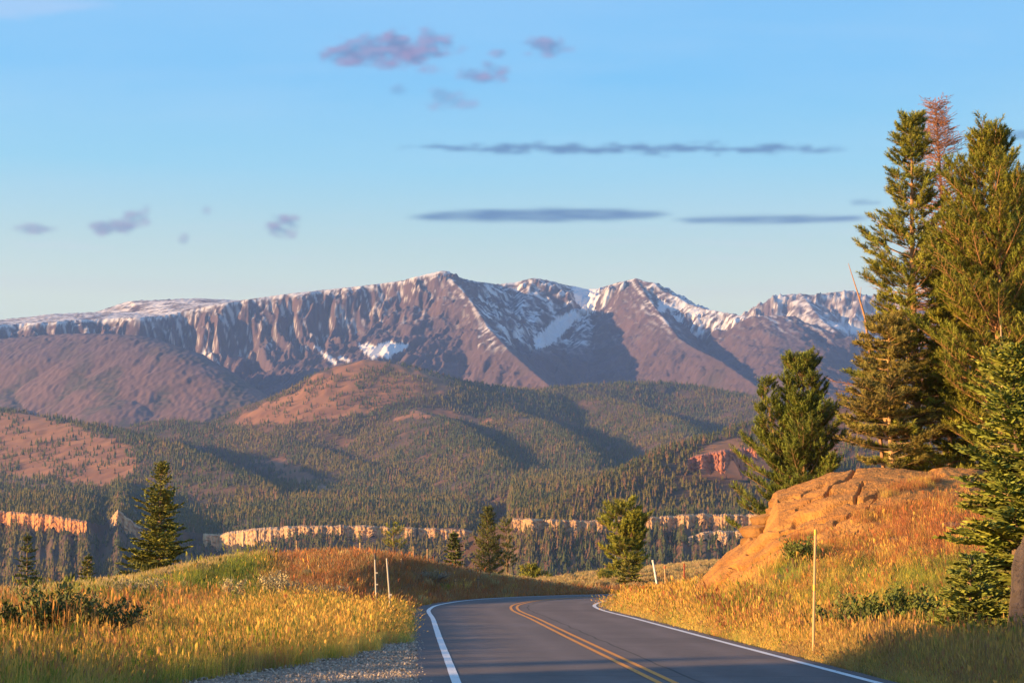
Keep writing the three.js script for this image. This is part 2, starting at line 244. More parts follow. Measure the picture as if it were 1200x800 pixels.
// ---------------------------------------------------------------- forested hills and the mesas with cliff bands
const B = [
  ridge([[150, 505, 5350], [240, 497, 5350], [290, 489, 5300], [340, 462, 5200], [385, 436, 5150], [410, 426, 5120], [432, 421.5, 5100], [455, 424, 5100], [480, 430, 5100], [530, 446, 5150], [570, 453, 5200], [620, 459, 5350], [700, 451, 5600], [760, 449, 5650], [800, 451, 5650], [850, 460, 5500], [900, 470, 5300], [960, 478, 5200], [1060, 490, 5100], [1240, 500, 5100]], { left: [[2000, .34]], right: [[200, .38], [2000, .5]], flute: 26, fl: 210, cap: 50 }),
  ridge([[-330, 450, 4900], [-150, 465, 4700], [0, 480, 4450], [60, 490, 4280], [125, 503, 4050], [190, 519, 3780], [250, 543, 3430], [300, 568, 3150], [335, 593, 2950]], { left: [[2000, .62]], right: [[300, .34], [2000, .24]], flute: 26, fl: 170, cap: 25 }),
  ridge([[180, 492, 5000], [240, 497, 4850], [290, 507, 4600], [350, 522, 4280], [430, 548, 3820], [500, 574, 3400], [565, 602, 3020]], { left: [[2000, .60]], right: [[120, .36], [2000, .5]], flute: 24, fl: 150, cap: 20 }),
  ridge([[480, 431, 5150], [525, 455, 5100], [560, 470, 4950], [600, 484, 4720], [635, 496, 4450], [662, 512, 4100], [682, 532, 3750], [694, 556, 3400], [698, 585, 3050]], { left: [[2000, .58]], right: [[120, .36], [2000, .5]], flute: 24, fl: 150, cap: 20 }),
  ridge([[640, 458, 5450], [690, 465, 5250], [740, 476, 5000], [782, 490, 4650], [806, 508, 4250], [822, 530, 3850]], { left: [[2000, .5]], right: [[2000, .42]], flute: 18, fl: 150, cap: 20 }),
  ridge([[470, 475, 4750], [510, 489, 4450], [545, 510, 4050], [575, 538, 3600], [600, 572, 3150]], { left: [[2000, .48]], right: [[2000, .40]], flute: 16, fl: 140, cap: 20 }),
  // hill over the right-hand mesa
  ridge([[607, 607, 2010], [640, 596, 2060], [680, 577, 2120], [740, 548, 2230], [800, 522, 2350], [870, 500, 2480], [930, 485, 2580], [1000, 469, 2680], [1060, 455, 2760], [1240, 430, 2900]], { left: [[2000, .55]], right: [[2000, .30]], flute: 14, fl: 120, cap: 12 }),
];
const rimC1 = { x0: -140, x1: 566, D: [[-140, 2470], [0, 2370], [60, 2310], [105, 2270], [118, 2340], [140, 2320], [165, 2340], [250, 2380], [300, 2330], [360, 2310], [430, 2290], [500, 2300], [545, 2290], [566, 2360]], Y: [[-140, 594], [0, 599], [60, 604], [105, 612], [125, 616], [140, 598], [165, 618], [250, 627], [300, 620], [350, 617], [420, 616.5], [480, 619], [545, 621], [566, 628]], H: [[-100, 12], [0, 20], [60, 25], [95, 21], [115, 10], [140, 18], [170, 20], [250, 18], [300, 26], [340, 16], [560, 15]] };
const rimC2 = { x0: 601, x1: 1000, D: [[600, 1990], [625, 1960], [700, 1960], [780, 1970], [870, 1950], [1000, 1900]], Y: [[600, 608], [622, 609], [700, 611], [760, 607], [820, 603], [870, 604], [1000, 596]], H: [[600, 14], [1000, 14]] };
function mesa(m, a, D, o) { // height of a mesa with a cliff; a is the bearing
  const rd0 = interp(m.D, a), jig = 12 * noise(a / 14, 3) + 4 * noise(a / 4, 9), rd = rd0 + jig * (D < rd0 ? sm(60, 10, rd0 - D) : 1), top = at(a, interp(m.Y, a), rd0).y, h = interp(m.H, a) * (.85 + .6 * noise(a / 12, 31));
  const edge = Math.min(sm(m.x0 - 26, m.x0, a), sm(m.x1 + 26, m.x1, a));
  o.rd = rd; o.top = top; o.h = h;
  if (D >= rd) return lerp(-150, top + .085 * (D - rd), edge);
  const q = rd - D; return lerp(-150, top - h * sm(-1, 7, q) - .34 * Math.max(0, q - 12), edge);
}
const om = {};
function hillH(x, D) {
  const a = 600 + F * x / D; // bearing, as in the crest tables
  let y = -150 + 8 * fbm(x / 200, D / 200, 3) + sm(2500, 5600, D) * 430;
  for (let i = 0; i < B.length; i++) {
    let h = ridgeHeight(B[i], x, -D, hit, y);
    if (i === 6) { const rd = interp(rimC2.D, a); if (D < rd + 30) h = Math.min(h, 20 - (rd + 30 - D) * 2); }
    else if (D < 2700) { const k = 2700 - D; h -= k * .25; }
    if (h > y) y = h;
  }
  y = Math.max(y, mesa(rimC1, a, D, om));
  y = Math.max(y, mesa(rimC2, a, D, om));
  if (D < 2600 && a > 540 && a < 640) y = Math.max(y, -90 + 0);
  return y + 5 * fbm(x / 60, D / 60, 3);
}
// clearings without trees, as outlines seen in the photograph
const meadows = [[[-40, 482], [40, 486], [110, 506], [150, 520], [165, 545], [140, 570], [60, 575], [-40, 585]], [[270, 495], [340, 458], [390, 432], [430, 420], [500, 432], [545, 448], [520, 462], [470, 470], [420, 486], [340, 498]], [[455, 492], [490, 476], [520, 480], [580, 494], [560, 497], [510, 490]], [[330, 545], [350, 540], [352, 552], [395, 565], [398, 578], [355, 582], [330, 562]], [[300, 540], [330, 537], [345, 545], [320, 550]], [[805, 532], [890, 500], [990, 470], [1060, 452], [1060, 500], [900, 560], [820, 560]], [[980, 462], [1060, 440], [1060, 520], [985, 540]]];
const forestSpots = [];
{
  const Ds = []; for (let D = 1250; D < 6250;) { Ds.push(D); D += D < 1820 ? 12 : D < 2450 ? 4.5 : 12; }
  const nCol = 460, xs = (D) => { const r = new Array(nCol); for (let i = 0; i < nCol; i++) r[i] = lerp(-.40, .36, i / (nCol - 1)) * D; return r; };
  const soil = [.19, .082, .035], soil2 = [.29, .135, .055], floor = [.05, .036, .02], talus = [.30, .17, .085];
  const col = (x, y, D) => {
    const [px, py] = pix(x, y, -D), n = fbm(x / 80, D / 80, 4), inM = meadows.some((m) => inPoly(m, px + 10 * noise(x / 60, D / 60), py + 5 * noise(x / 50, D / 90 + 8)));
    let c = inM ? mix3(soil, soil2, clamp(.5 + 1.7 * n + .5 * noise(x / 22, D / 30))) : mix3(floor, soil, clamp(.25 + 1.1 * n));
    if (D < 2300 && py > 600) c = mix3(c, talus, clamp(.25 + 1.4 * fbm(x / 30, D / 60, 3)) * .5);
    return c;
  };
  structure('forested_hills', field(xs, Ds, hillH, col), vmat(.97), 'rolling brown hills and mesas below the mountain range', 'hill');
  // trees of the far woods stand thick in bands and thin out into the clearings
  const r = rngOf(31);
  for (let D = 1350; D < 6000; D += D < 2420 ? 4.4 : D < 2900 ? 7 : 8.6) {
    const step = D < 2420 ? 5.4 : D < 2900 ? 6.4 : 7.4;
    for (let x = -.36 * D; x < .33 * D; x += step) {
      const X = x + (r() - .5) * step * 1.6, DD = D + (r() - .5) * step * 1.6, k = r(), k2 = r(), k3 = r();
      const n = fbm(X / 170, DD / 170, 4), n2 = noise(X / 45, DD / 45);
      let dens = clamp(.15 + .85 * sm(-.42, .02, n + .45 * n2 + .25 * noise(X / 18, DD / 18)), .1, .98);
      const y = hillH(X, DD), [px, py] = pix(X, y, -DD);
      if (py > 705 || px < -130 || px > 1250) continue;
      const jx = px + 10 * noise(X / 60, DD / 60), jy = py + 5 * noise(X / 50, DD / 90 + 8);
      if (meadows.some((m) => inPoly(m, jx, jy))) dens *= px > 420 && px < 560 && py < 480 ? .62 : n2 + .8 * n > .16 ? .6 : .07;
      if (D > 4950 && px < 520) dens *= sm(-.1, .25, n + .25 * n2 + (px - 440) / 700);
      for (const m of [rimC1, rimC2]) { const a = 600 + F * X / DD; if (a > m.x0 - 5 && a < m.x1 + 5) { const q = interp(m.D, a) - DD; if (q > -5 && q < 16) dens = 0; else if (q >= 16 && q < 40) dens *= .6; } }
      if (k > dens) continue;
      forestSpots.push([X, y, DD, k2, k3, n]);
    }
  }
}
console.log('hills', Math.round(performance.now()), 'forest', forestSpots.length);
// far conifers: three plain kinds, some dead and rust coloured
function farTree(seed, slim) {
  const s = new Soup(), r = rngOf(seed), w = [1, 1, 1]; let y = -3;
  s.tube([[0, -4, 0], [0, 3, 0]], [.28, .2], 4, [.8, .6, .45]);
  for (let t = 0; t < 4; t++) {
    const y0 = .9 + t * 2.35, top = y0 + 4.2 - t * .25, R = slim * (2.9 - t * .62) * (.85 + .3 * r()), a0 = r() * 6, n = 6, cx = (r() - .5) * .3, cz = (r() - .5) * .3;
    for (let j = 0; j < n; j++) { const q = (i) => { const a = a0 + i / n * 2 * Math.PI, rr = R * (i % n % 2 ? .68 : 1.1); return [cx + Math.cos(a) * rr, y0 + (i % n % 2 ? .5 : 0), cz + Math.sin(a) * rr]; }; const k = .8 + .4 * r(); s.tri([cx * .5, top, cz * .5], q(j), q(j + 1), w.map((v) => v * k)); }
  }
  return s.geo();
}
{
  const kinds = [farTree(3, 1), farTree(5, .72), farTree(9, 1.15)], m = vmat(.9), lists = [[], [], []];
  for (const f of forestSpots) lists[Math.floor(f[3] * 2.999)].push(f);
  const names = ['green conifer forest filling the far hillsides', 'slim conifers scattered through the far hillside forest', 'broad dark conifers within the far hillside forest'];
  lists.forEach((l, k) => {
    const im = new THREE.InstancedMesh(kinds[k], m, l.length), M4 = new THREE.Matrix4(), Q = new THREE.Quaternion(), V = new THREE.Vector3(), S = new THREE.Vector3(), C = new THREE.Color(), r = rngOf(70 + k), up = new THREE.Vector3(0, 1, 0);
    l.forEach(([x, y, D, , k3, n], i) => {
      const h = (.48 + .62 * k3 * k3 + .25 * k3) * (1 + .4 * n) * (D < 2600 ? .8 : 1); Q.setFromAxisAngle(up, r() * 6.28); V.set(x, y - .6, -D); S.set(h * 1.05, h * (.9 + .35 * r()), h * 1.05); M4.compose(V, Q, S); im.setMatrixAt(i, M4);
      const dead = r() < .07 + .16 * sm(.0, .3, n) + (D < 2700 && x > 20 ? .12 : 0), v = .82 + .36 * r(); const ol = sm(-.2, .3, noise(x / 260, D / 260)); if (dead) C.setRGB(.13 * v, .072 * v, .032 * v); else C.setRGB((.042 + .05 * ol + .02 * r()) * v, (.062 + .024 * ol) * v, .013 * v); im.setColorAt(i, C);
    });
    im.name = numbered('conifer_forest'); im.castShadow = im.receiveShadow = true; tag(im, names[k], 'forest', null, 'stuff'); scene.add(im);
  });
}
// cliffs: walls of jagged rock columns along the mesa rims
function cliffWall(m, a0, a1, step, colA, colB, seed, { dy = 0, hScale = 1, gaps = 0 } = {}) {
  const r = rngOf(seed), s = [], rows = 10, grid = []; const o = {};
  for (let a = a0; a <= a1; a += step) {
    mesa(m, a, 1e5, o); const gap = gaps && noise(a / 11, seed) > gaps; const D0 = o.rd, tw = 1.2 * (r() - .3) + 1.6 * ridged(a / 5.3, seed, 4) + 4 * noise(a / 17, seed + 2) + (gap ? -12 : 0), col = [];
    const top = o.top + 1 + 1.4 * noise(a / 9, seed) + .7 * (r() - .5) + dy, h = (o.h + 4) * hScale * (1 + .5 * noise(a / 12, seed + 4)) * (gap ? .6 : 1);
    for (let j = 0; j <= rows; j++) { const t = j / rows, dd = 6 + tw + (j === 0 ? -12 : 0) + 4 * t + 3.2 * (Math.floor(t * 3 + .5 * noise(a / 8, seed + 11)) / 3) + 1.4 * (r() - .5) + 3.2 * noise(a / 4, t * 7 + seed); const D = D0 - dd, x = (a - 600) / F * D; col.push([x + (r() - .5) * 1.2, top - h * t - (j === 0 ? -.5 : 0), -D]); }
    grid.push(col);
  }
  const sp = new Soup();
  for (let i = 0; i < grid.length - 1; i++) { const kc = clamp(.5 + .9 * noise(i / 5, seed) + .5 * (r() - .5)); for (let j = 0; j < rows; j++) { const kk = clamp(kc + .45 * noise(j * .9 + seed, i / 30) + .3 * (r() - .5)); sp.quad(grid[i][j], grid[i + 1][j], grid[i + 1][j + 1], grid[i][j + 1], mix3(colA, colB, kk)); } }
  return sp.geo();
}
const cliffMat = vmat(.95);
structure('cliff', cliffWall(rimC1, -130, 104, .8, [.42, .18, .06], [.54, .27, .09], 3), cliffMat, 'tall orange cliff on the left mesa below the brown meadow', 'cliff');
structure('cliff', cliffWall(rimC1, 131, 168, .8, [.42, .24, .12], [.55, .34, .17], 5), cliffMat, 'short broken cliff behind the big fir on the left mesa', 'cliff');
structure('cliff', cliffWall(rimC1, 240, 345, .8, [.42, .27, .14], [.56, .38, .2], 8, { gaps: .25 }), cliffMat, 'low broken cliff between the big fir and the long pale cliff', 'cliff');
structure('cliff', cliffWall(rimC1, 345, 566, .75, [.34, .20, .10], [.52, .34, .16], 9, { gaps: .5 }), cliffMat, 'long pale cliff band ending at the shadowed gap', 'cliff');
structure('cliff', cliffWall(rimC2, 601, 910, .75, [.34, .20, .10], [.52, .34, .16], 14, { gaps: .62 }), cliffMat, 'long pale cliff band below the red cliff on the right mesa', 'cliff');
{ // red cliff high on the right hill and a lower second band
  const red = { x0: 800, x1: 905, D: [[800, 2190], [840, 2200], [905, 2240]], Y: [[800, 541], [818, 534], [840, 529], [870, 526], [890, 522], [905, 522]], H: [[800, 8], [815, 20], [835, 26], [880, 24], [905, 18]] };
  structure('cliff', cliffWall(red, 806, 892, .7, [.30, .11, .06], [.42, .17, .09], 21), cliffMat, 'fluted red cliff high on the forested hill', 'cliff');
  const low = { x0: 800, x1: 905, D: [[800, 1905], [905, 1890]], Y: [[800, 632], [825, 624], [905, 621]], H: [[800, 4], [830, 7], [905, 8]] };
  structure('cliff', cliffWall(low, 806, 900, .8, [.46, .29, .15], [.58, .40, .22], 27), cliffMat, 'thin lower rock band under the right pale cliff', 'cliff');
}
console.log('cliffs', Math.round(performance.now()));

// ---------------------------------------------------------------- road line and near ground
const roadPts = [[8.2, -70], [6.3, -40], [4.0, 0], [2.42, 27.6], [1.5, 43], [.75, 56], [.1, 67], [.30, 74.5], [1.75, 83], [5.3, 90.3], [11.5, 95.6], [21, 99.5], [36, 103], [70, 107]];
const roadCurve = new THREE.CatmullRomCurve3(roadPts.map(([x, D]) => new THREE.Vector3(x, 0, -D)), false, 'centripetal');
const RL = roadCurve.getSpacedPoints(240), RS = []; { let s = 0; RL.forEach((p, i) => { if (i) s += p.distanceTo(RL[i - 1]); RS.push(s); }); }
function roadUV(x, D) { // signed distance from the centre line (right positive) and length along it
  let best = 1e9, u = 0, s = 0; const z = -D;
  for (let i = 0; i < RL.length - 1; i++) { const a = RL[i], b = RL[i + 1]; const dx = b.x - a.x, dz = b.z - a.z, l2 = dx * dx + dz * dz, t = clamp(((x - a.x) * dx + (z - a.z) * dz) / l2), ex = x - a.x - dx * t, ez = z - a.z - dz * t, q = ex * ex + ez * ez; if (q < best) { best = q; u = Math.sqrt(q) * ((dx * ez - dz * ex) > 0 ? 1 : -1); s = RS[i] + Math.sqrt(l2) * t; } }
  return [u, s];
}
const gravelEdge = [[-60, -12], [10, -10.5], [22, -9.2], [27.6, -7.7], [31, -6.5], [35, -5.3], [40, -4.4], [48, -4.0], [300, -4.0]];
function groundH(x, D, u) {
  if (u === undefined) u = roadUV(x, D)[0];
  const clearL = sm(-4.4, -8.5, u), clearR = sm(4.0, 7.2, u);
  let y = -.03;
  // left bank and its knoll
  const rx = x > -8.8 ? 7.6 : 9.8;
  const knoll = 2.15 * Math.exp(-(((x + 8.8) / rx) ** 2) - ((D - 90) / (D < 90 ? 19 : 24)) ** 2);
  y += clearL * (knoll - .25 * sm(60, 100, D) * sm(-16, -26, x) + .10 * fbm(x / 5, D / 5, 3) + .2 * fbm(x / 17 + 3, D / 17, 2));
  // a little terrace edge crossing the left slope
  const tx = interp([[40, -15.5], [56, -14.0], [62, -13.4], [70, -12.6], [80, -11.8], [95, -11.5]], D), tw = x - tx + .5 * noise(D / 4, 2);
  y += clearL * .34 * (1 - sm(-.9, 1.1, tw)) * sm(-6, -1.5, tw) * sm(46, 58, D) * sm(92, 78, D);
  // mound on the right that carries the rock and the tall trees
  const ex = x < 16 ? (x - 16) / 10.7 : (x - 16) / 34, ed = D < 68 ? (D - 68) / 27 : (D - 68) / 20, e = Math.sqrt(ex * ex + ed * ed);
  y += clearR * (4.75 * (1 - sm(.10, .99, e)) + .12 * fbm(x / 4, D / 4, 3) + .12 * sm(4, 9, u));
  y -= 1.5 * sm(7.2, 9.0, x) * sm(21.5, 18.5, x) * sm(58.0, 60.0, D) * sm(77, 70, D);
  y += clearR * .85 * Math.exp(-(((x - 9.3) / 2.1) ** 2) - ((D - 57.2) / 3.6) ** 2);
  // land past the bend
  const past = sm(101, 114, D) * sm(-2, 6, u * -1 + (D > 104 ? 4 : -9));
  y += past * clamp(.075 * (x - 1), 0, 2.0) + sm(106, 118, D) * .15 * fbm(x / 7, D / 7, 3);
  const edge = interp([[-60, 104], [-12, 106], [0, 122], [8, 150], [20, 172], [60, 176]], x), q = Math.max(0, D - edge);
  y -= q * q / (q + 50) * .36 ;
  const side = Math.max(0, Math.abs(x) - 70); y -= side * side / (side + 90) * .14;
  return Math.max(y, -165);
}
// plant zones, as world places read off the photograph
function zone(x, D, y, u) { const [px, py] = pix(x, y, -D); return { px, py, u, n: fbm(x / 6, D / 6, 4), n2: noise(x / 1.7, D / 1.7), big: fbm(x / 15 + 5, D / 15, 3) }; }
const near = [], nearX = [];
for (let D = -70; D < 1500;) { near.push(D); D += D < 20 ? 2 : D < 120 ? .5 : D < 190 ? 1.2 : (D - 160) * .04; }
for (let x = -1000; x <= 1000;) { nearX.push(x); const ax = Math.abs(x - 2); x += ax < 33 ? .5 : Math.max(.5, (ax - 30) * .08); }
{
  const bump = greyTexture(256, (u, v) => .5 + .5 * tn(u, v, 9) + .4 * tn(u, v, 31, 4) + .25 * tn(u, v, 80, 9)); bump.repeat.set(1, 1);
  const dirt = [.12, .085, .045], straw = [.20, .14, .06], green = [.085, .10, .025], rust = [.16, .075, .035];
  const g = field(() => nearX, near, (x, D) => groundH(x, D), (x, y, D) => {
    const n = fbm(x / 3, D / 3, 4), b = fbm(x / 14, D / 14, 3);
    let c = mix3(dirt, straw, clamp(.5 + n)); c = mix3(c, green, clamp(.1 + 1.6 * b)); c = mix3(c, rust, clamp(1.3 * fbm(x / 9 + 40, D / 9, 3)));
    return c;
  }, .5);
  structure('ground', g, vmat(1, { bumpMap: bump, bumpScale: .05 }), 'grassy slopes on both sides of the road', 'ground');
}
console.log('ground', Math.round(performance.now()));
// road surface, lines, shoulder
function strip(u0, u1, y, s0 = 0, s1 = 1e9, wob = 0) {
  const P = [], U = [], I = []; let k = 0;
  for (let i = 0; i < RL.length; i++) {
    if (RS[i] < s0 || RS[i] > s1) continue;
    const a = RL[Math.max(0, i - 1)], b = RL[Math.min(RL.length - 1, i + 1)], l = Math.hypot(b.x - a.x, b.z - a.z), nx = -(b.z - a.z) / l, nz = (b.x - a.x) / l, D = -RL[i].z;
    const f0 = (typeof u0 === 'function' ? u0(D) : u0) + wob * noise(RS[i] / 1.4, 1), f1 = typeof u1 === 'function' ? u1(D) : u1 + wob * noise(RS[i] / 1.3, 7);
    const nC = 6; for (let j = 0; j <= nC; j++) { const u = lerp(f0, f1, j / nC); P.push(RL[i].x + nx * u, y, RL[i].z + nz * u); U.push(u * .25, RS[i] * .25); }
    if (k) { const q = k * (nC + 1); for (let j = 0; j < nC; j++) I.push(q + j - nC - 1, q + j - nC, q + j + 1, q + j - nC - 1, q + j + 1, q + j); } k++;
  }
  const g = new THREE.BufferGeometry(); g.setAttribute('position', new THREE.Float32BufferAttribute(P, 3)); g.setAttribute('uv', new THREE.Float32BufferAttribute(U, 2)); g.setIndex(I); g.computeVertexNormals();
  return g;
}
{
  // asphalt, 8 m across and 24 m along: stone chips, polished wheel tracks, sealed cracks and a patch
  const AW = 1024, AH = 2048, ad = new Uint8Array(AW * AH * 4), hd = new Uint8Array(AW * AH * 4), fine = new Float32Array(256 * 256), rr = rngOf(5); for (let i = 0; i < fine.length; i++) fine[i] = rr() - .5;
  const tv = (u, v, fu, fv, s) => lerp(noise(u * fu + s, v * fv), noise(u * fu + s, (v - 1) * fv), v);
  for (let j = 0; j < AH; j++) for (let i = 0; i < AW; i++) {
    const u = i / AW, v = j / AH, x = u * 8, y = v * 24, g = fine[((j & 255) << 8) + (i & 255)], blot = tv(u, v, 3, 8, 1), med = tv(u, v, 22, 60, 4);
    let k = .335 + .085 * g + .03 * blot + .025 * med, h = .5 + .5 * g;
    for (const t of [1.45, 3.05, 4.9, 6.5]) k += .028 * Math.exp(-(((x - t - .1 * blot) / .3) ** 2));
    let c = 9; const wob = .35 * tv(u, v, 4, 6, 2) + .10 * tv(u, v, 18, 20, 3) + .03 * tv(u, v, 60, 60, 8);
    for (const yy of [3.1, 8.2, 12.9, 19.4]) c = Math.min(c, Math.abs(y - yy - wob + .12 * (x - 4)) + (noise(x * .8, yy) > .25 ? .1 : 0));
    c = Math.min(c, Math.abs(x - 4.55 - .06 * tv(u, v, 2, 14, 6))); c = Math.min(c, Math.abs(x - 7.4 - wob * .5) + (noise(y * .5, 2) > 0 ? .1 : 0));
    const seal = sm(.032, .016, c); k -= .13 * seal; h -= .3 * seal;
    if (y > 14.2 && y < 17 && x > 4.75 && x < 7.5) k -= .022 + .02 * sm(.05, .02, Math.min(y - 14.2, 17 - y, x - 4.75, 7.5 - x));
    const q = (j * AW + i) * 4; ad[q] = clamp(k * 1.10) * 255; ad[q + 1] = clamp(k * .98) * 255; ad[q + 2] = clamp(k * .95) * 255; hd[q] = hd[q + 1] = hd[q + 2] = clamp(h) * 255; ad[q + 3] = hd[q + 3] = 255;
  }
  const texOf = (d, srgb) => { const t = new THREE.DataTexture(d, AW, AH); t.wrapS = t.wrapT = THREE.RepeatWrapping; t.magFilter = THREE.LinearFilter; t.minFilter = THREE.LinearMipmapLinearFilter; t.generateMipmaps = true; if (srgb) t.colorSpace = THREE.SRGBColorSpace; t.repeat.set(.5, 1 / 6); t.offset.set(.5, 0); t.needsUpdate = true; return t; };
  const asphalt = texOf(ad, true), abump = texOf(hd, false);
  const roadG = base('road', 0, 0, 0); roadG.userData = { kind: 'structure', label: 'two lane asphalt road bending right around the rock', category: 'road' };
  put('asphalt', strip(-3.9, 3.65, .02, 0, 1e9, .08), new THREE.MeshStandardMaterial({ map: asphalt, bumpMap: abump, bumpScale: .006, roughness: .88 }), roadG);
  const paintTex = (r, g, b) => greyTexture(512, (u, v) => { const w = .5 + .6 * tn(u, v, 150, 3) + .35 * tn(u, v, 40) + .25 * tn(u, v, 9); const t = sm(-.05, .25, w); return [lerp(.30, r, t), lerp(.29, g, t), lerp(.30, b, t)]; }, true);
  const white = new THREE.MeshStandardMaterial({ map: paintTex(.86, .86, .85), roughness: .7 }), yellow = new THREE.MeshStandardMaterial({ map: paintTex(.86, .55, .12), roughness: .7 });
  put('edge_line', strip(-3.38, -3.23, .026, 0, 1e9, .008), white, roadG); put('edge_line', strip(3.23, 3.38, .026, 0, 1e9, .008), white, roadG);
  put('centre_line', strip(-.18, -.07, .026, 0, 1e9, .006), yellow, roadG); put('centre_line', strip(.07, .18, .026, 0, 1e9, .006), yellow, roadG);
  const grav = greyTexture(512, (u, v) => { const k = .50 + .26 * tn(u, v, 70) + .14 * tn(u, v, 150, 4) + .08 * tn(u, v, 8); return [k * 1.12, k * .95, k * .80]; }, true);
  const gb = greyTexture(512, (u, v) => .5 + .5 * tn(u, v, 70) + .3 * tn(u, v, 150, 4));
  structure('gravel_shoulder', strip((D) => interp(gravelEdge, D) + .25 * noise(D / 1.1, 4), -3.75, .004, 0, 120), new THREE.MeshStandardMaterial({ map: grav, bumpMap: gb, bumpScale: .02, roughness: .95 }), 'grey gravel shoulder along the left road edge', 'gravel');
  // loose stones on the gravel
  const peb = new THREE.IcosahedronGeometry(1, 0), N = 9000, im = new THREE.InstancedMesh(peb, vmat(.95), N), r = rngOf(12), M4 = new THREE.Matrix4(), C = new THREE.Color(); peb.setAttribute('color', new THREE.Float32BufferAttribute(new Array(peb.attributes.position.count * 3).fill(1), 3));
  for (let i = 0; i < N; i++) { const D = 22 + 20 * r() ** 1.3, e = interp(gravelEdge, D), u = lerp(e - .5, -3.7 - .5 * r(), r()), cx = roadCurve.getPoint(0).x; const xc = interp([[22, 2.74], [27.6, 2.42], [43, 1.5]], D), s = .008 + .022 * r() ** 3; M4.compose(new THREE.Vector3(xc + u, .012 + s * .3, -D), new THREE.Quaternion().setFromEuler(new THREE.Euler(r() * 6, r() * 6, r() * 6)), new THREE.Vector3(s * 1.3, s * .8, s)); im.setMatrixAt(i, M4); const k = .16 + .30 * r(); C.setRGB(k * 1.15, k * .96, k * .78); im.setColorAt(i, C); }
  im.name = 'loose_stones'; tag(im, 'loose grey stones strewn over the gravel shoulder', 'gravel', null, 'stuff'); im.castShadow = im.receiveShadow = true; scene.add(im);
}
console.log('road', Math.round(performance.now()));

//@@PART2
// ---------------------------------------------------------------- rock outcrop
function groundHit(px, py, D0 = 26, D1 = 125, miss = 95) { for (let D = D0; D < D1; D += .25) { const p = at(px, py, D); if (groundH(p.x, D) >= p.y) return p; } const p = at(px, py, miss); p.y = groundH(p.x, miss); return p; }
const rockCols = [ // bottom px, py, D; top px, py, D
  [790, 712, 66, 797, 704, 66.5], [806, 708, 65, 806, 694, 67], [826, 702, 63.5, 824, 678, 68], [848, 694, 62, 846, 658, 68.5], [872, 684, 60.5, 872, 640, 68.5], [892, 672, 59.5, 893, 618, 67], [912, 664, 58.8, 912, 580, 66.5], [940, 654, 58, 942, 570, 67], [975, 640, 57.4, 975, 558, 67.5], [1010, 634, 57, 1010, 553, 68], [1050, 628, 57, 1056, 551, 68.5], [1090, 620, 57.5, 1100, 552, 69], [1130, 612, 58, 1140, 554, 69.5], [1170, 606, 59, 1175, 560, 70], [1200, 604, 61, 1200, 572, 69]].map(([a, b, c, d, e, f]) => [at(a, b, c), at(d, e, f)]);
const cracksR = [[[968, 582], [976, 572], [990, 565], [1003, 555]], [[935, 598], [950, 590], [966, 584], [976, 578]], [[905, 633], [925, 618], [950, 607], [975, 598]], [[980, 618], [1000, 608], [1040, 598], [1080, 593], [1110, 586]], [[1016, 600], [1030, 582]], [[1028, 578], [1050, 570], [1080, 565], [1105, 562]], [[880, 650], [905, 632], [930, 626], [970, 616]], [[835, 690], [860, 672], [890, 655]], [[915, 590], [940, 583], [968, 568]], [[895, 640], [930, 612], [990, 590], [1040, 578]], [[1000, 588], [1012, 570]], [[860, 668], [885, 662], [915, 645], [945, 630]]];
function segDist(pl, x, y) { let b = 1e9; for (let i = 0; i < pl.length - 1; i++) { const [ax, ay] = pl[i], [bx, by] = pl[i + 1], dx = bx - ax, dy = by - ay, t = clamp(((x - ax) * dx + (y - ay) * dy) / (dx * dx + dy * dy)); b = Math.min(b, Math.hypot(x - ax - dx * t, y - ay - dy * t)); } return b; }
function rockBase(u, v, out) {
  const f = u * (rockCols.length - 1), i = Math.min(rockCols.length - 2, Math.floor(f)), t = sm(0, 1, f - i) * .5 + (f - i) * .5;
  const b = new THREE.Vector3().lerpVectors(rockCols[i][0], rockCols[i + 1][0], t), tp = new THREE.Vector3().lerpVectors(rockCols[i][1], rockCols[i + 1][1], t);
  if (v <= 1) { out.lerpVectors(b, tp, v); const bulge = Math.sin(v * Math.PI) * .09 * b.distanceTo(tp); out.y += bulge * .55; out.z += bulge * .35; if (v < .06) out.y -= (0.06 - v) * 12; }
  else { const q = (v - 1) / .4; out.copy(tp); out.z -= q * 4.5; out.y -= q * q * 4.2; }
  return out;
}
function rockPoint(u, v) {
  const p = rockBase(u, v, new THREE.Vector3()), e = .004, a = rockBase(clamp(u + e), v, new THREE.Vector3()).sub(rockBase(clamp(u - e), v, new THREE.Vector3())), b = rockBase(u, v + e, new THREE.Vector3()).sub(rockBase(u, Math.max(0, v - e), new THREE.Vector3()));
  const n = a.cross(b).normalize(); if (n.y < 0) n.negate();
  const w = p.y - .34 * (p.x - 9), q = w * .62 + .3 + .28 * fbm(p.x / 3.4, p.z / 3.4 + p.y, 3), fr = q - Math.floor(q);
  let d = .42 * (fr < .93 ? fr * .5 : .465 - (fr - .93) / .07 * .465) - .05 + .20 * fbm(p.x / 2.6, (p.y * 1.4 - p.z) / 2.6, 3) + .10 * fbm(p.x / .6, (p.y * 2.2 - p.z) / .6, 4) + .04 * ridged(p.x / .35, (p.y - p.z) / .35, 3);
  const [px, py] = pix(p.x, p.y, p.z); let c = 9; if (v < 1.02) for (const l of cracksR) c = Math.min(c, segDist(l, px + 2 * noise(px / 17, py / 17), py + 2.2 * noise(px / 15, py / 15 + 9)));
  d -= .24 * sm(2.1, .4, c);
  p.addScaledVector(n, d * sm(0, .12, u + .04)); return p;
}
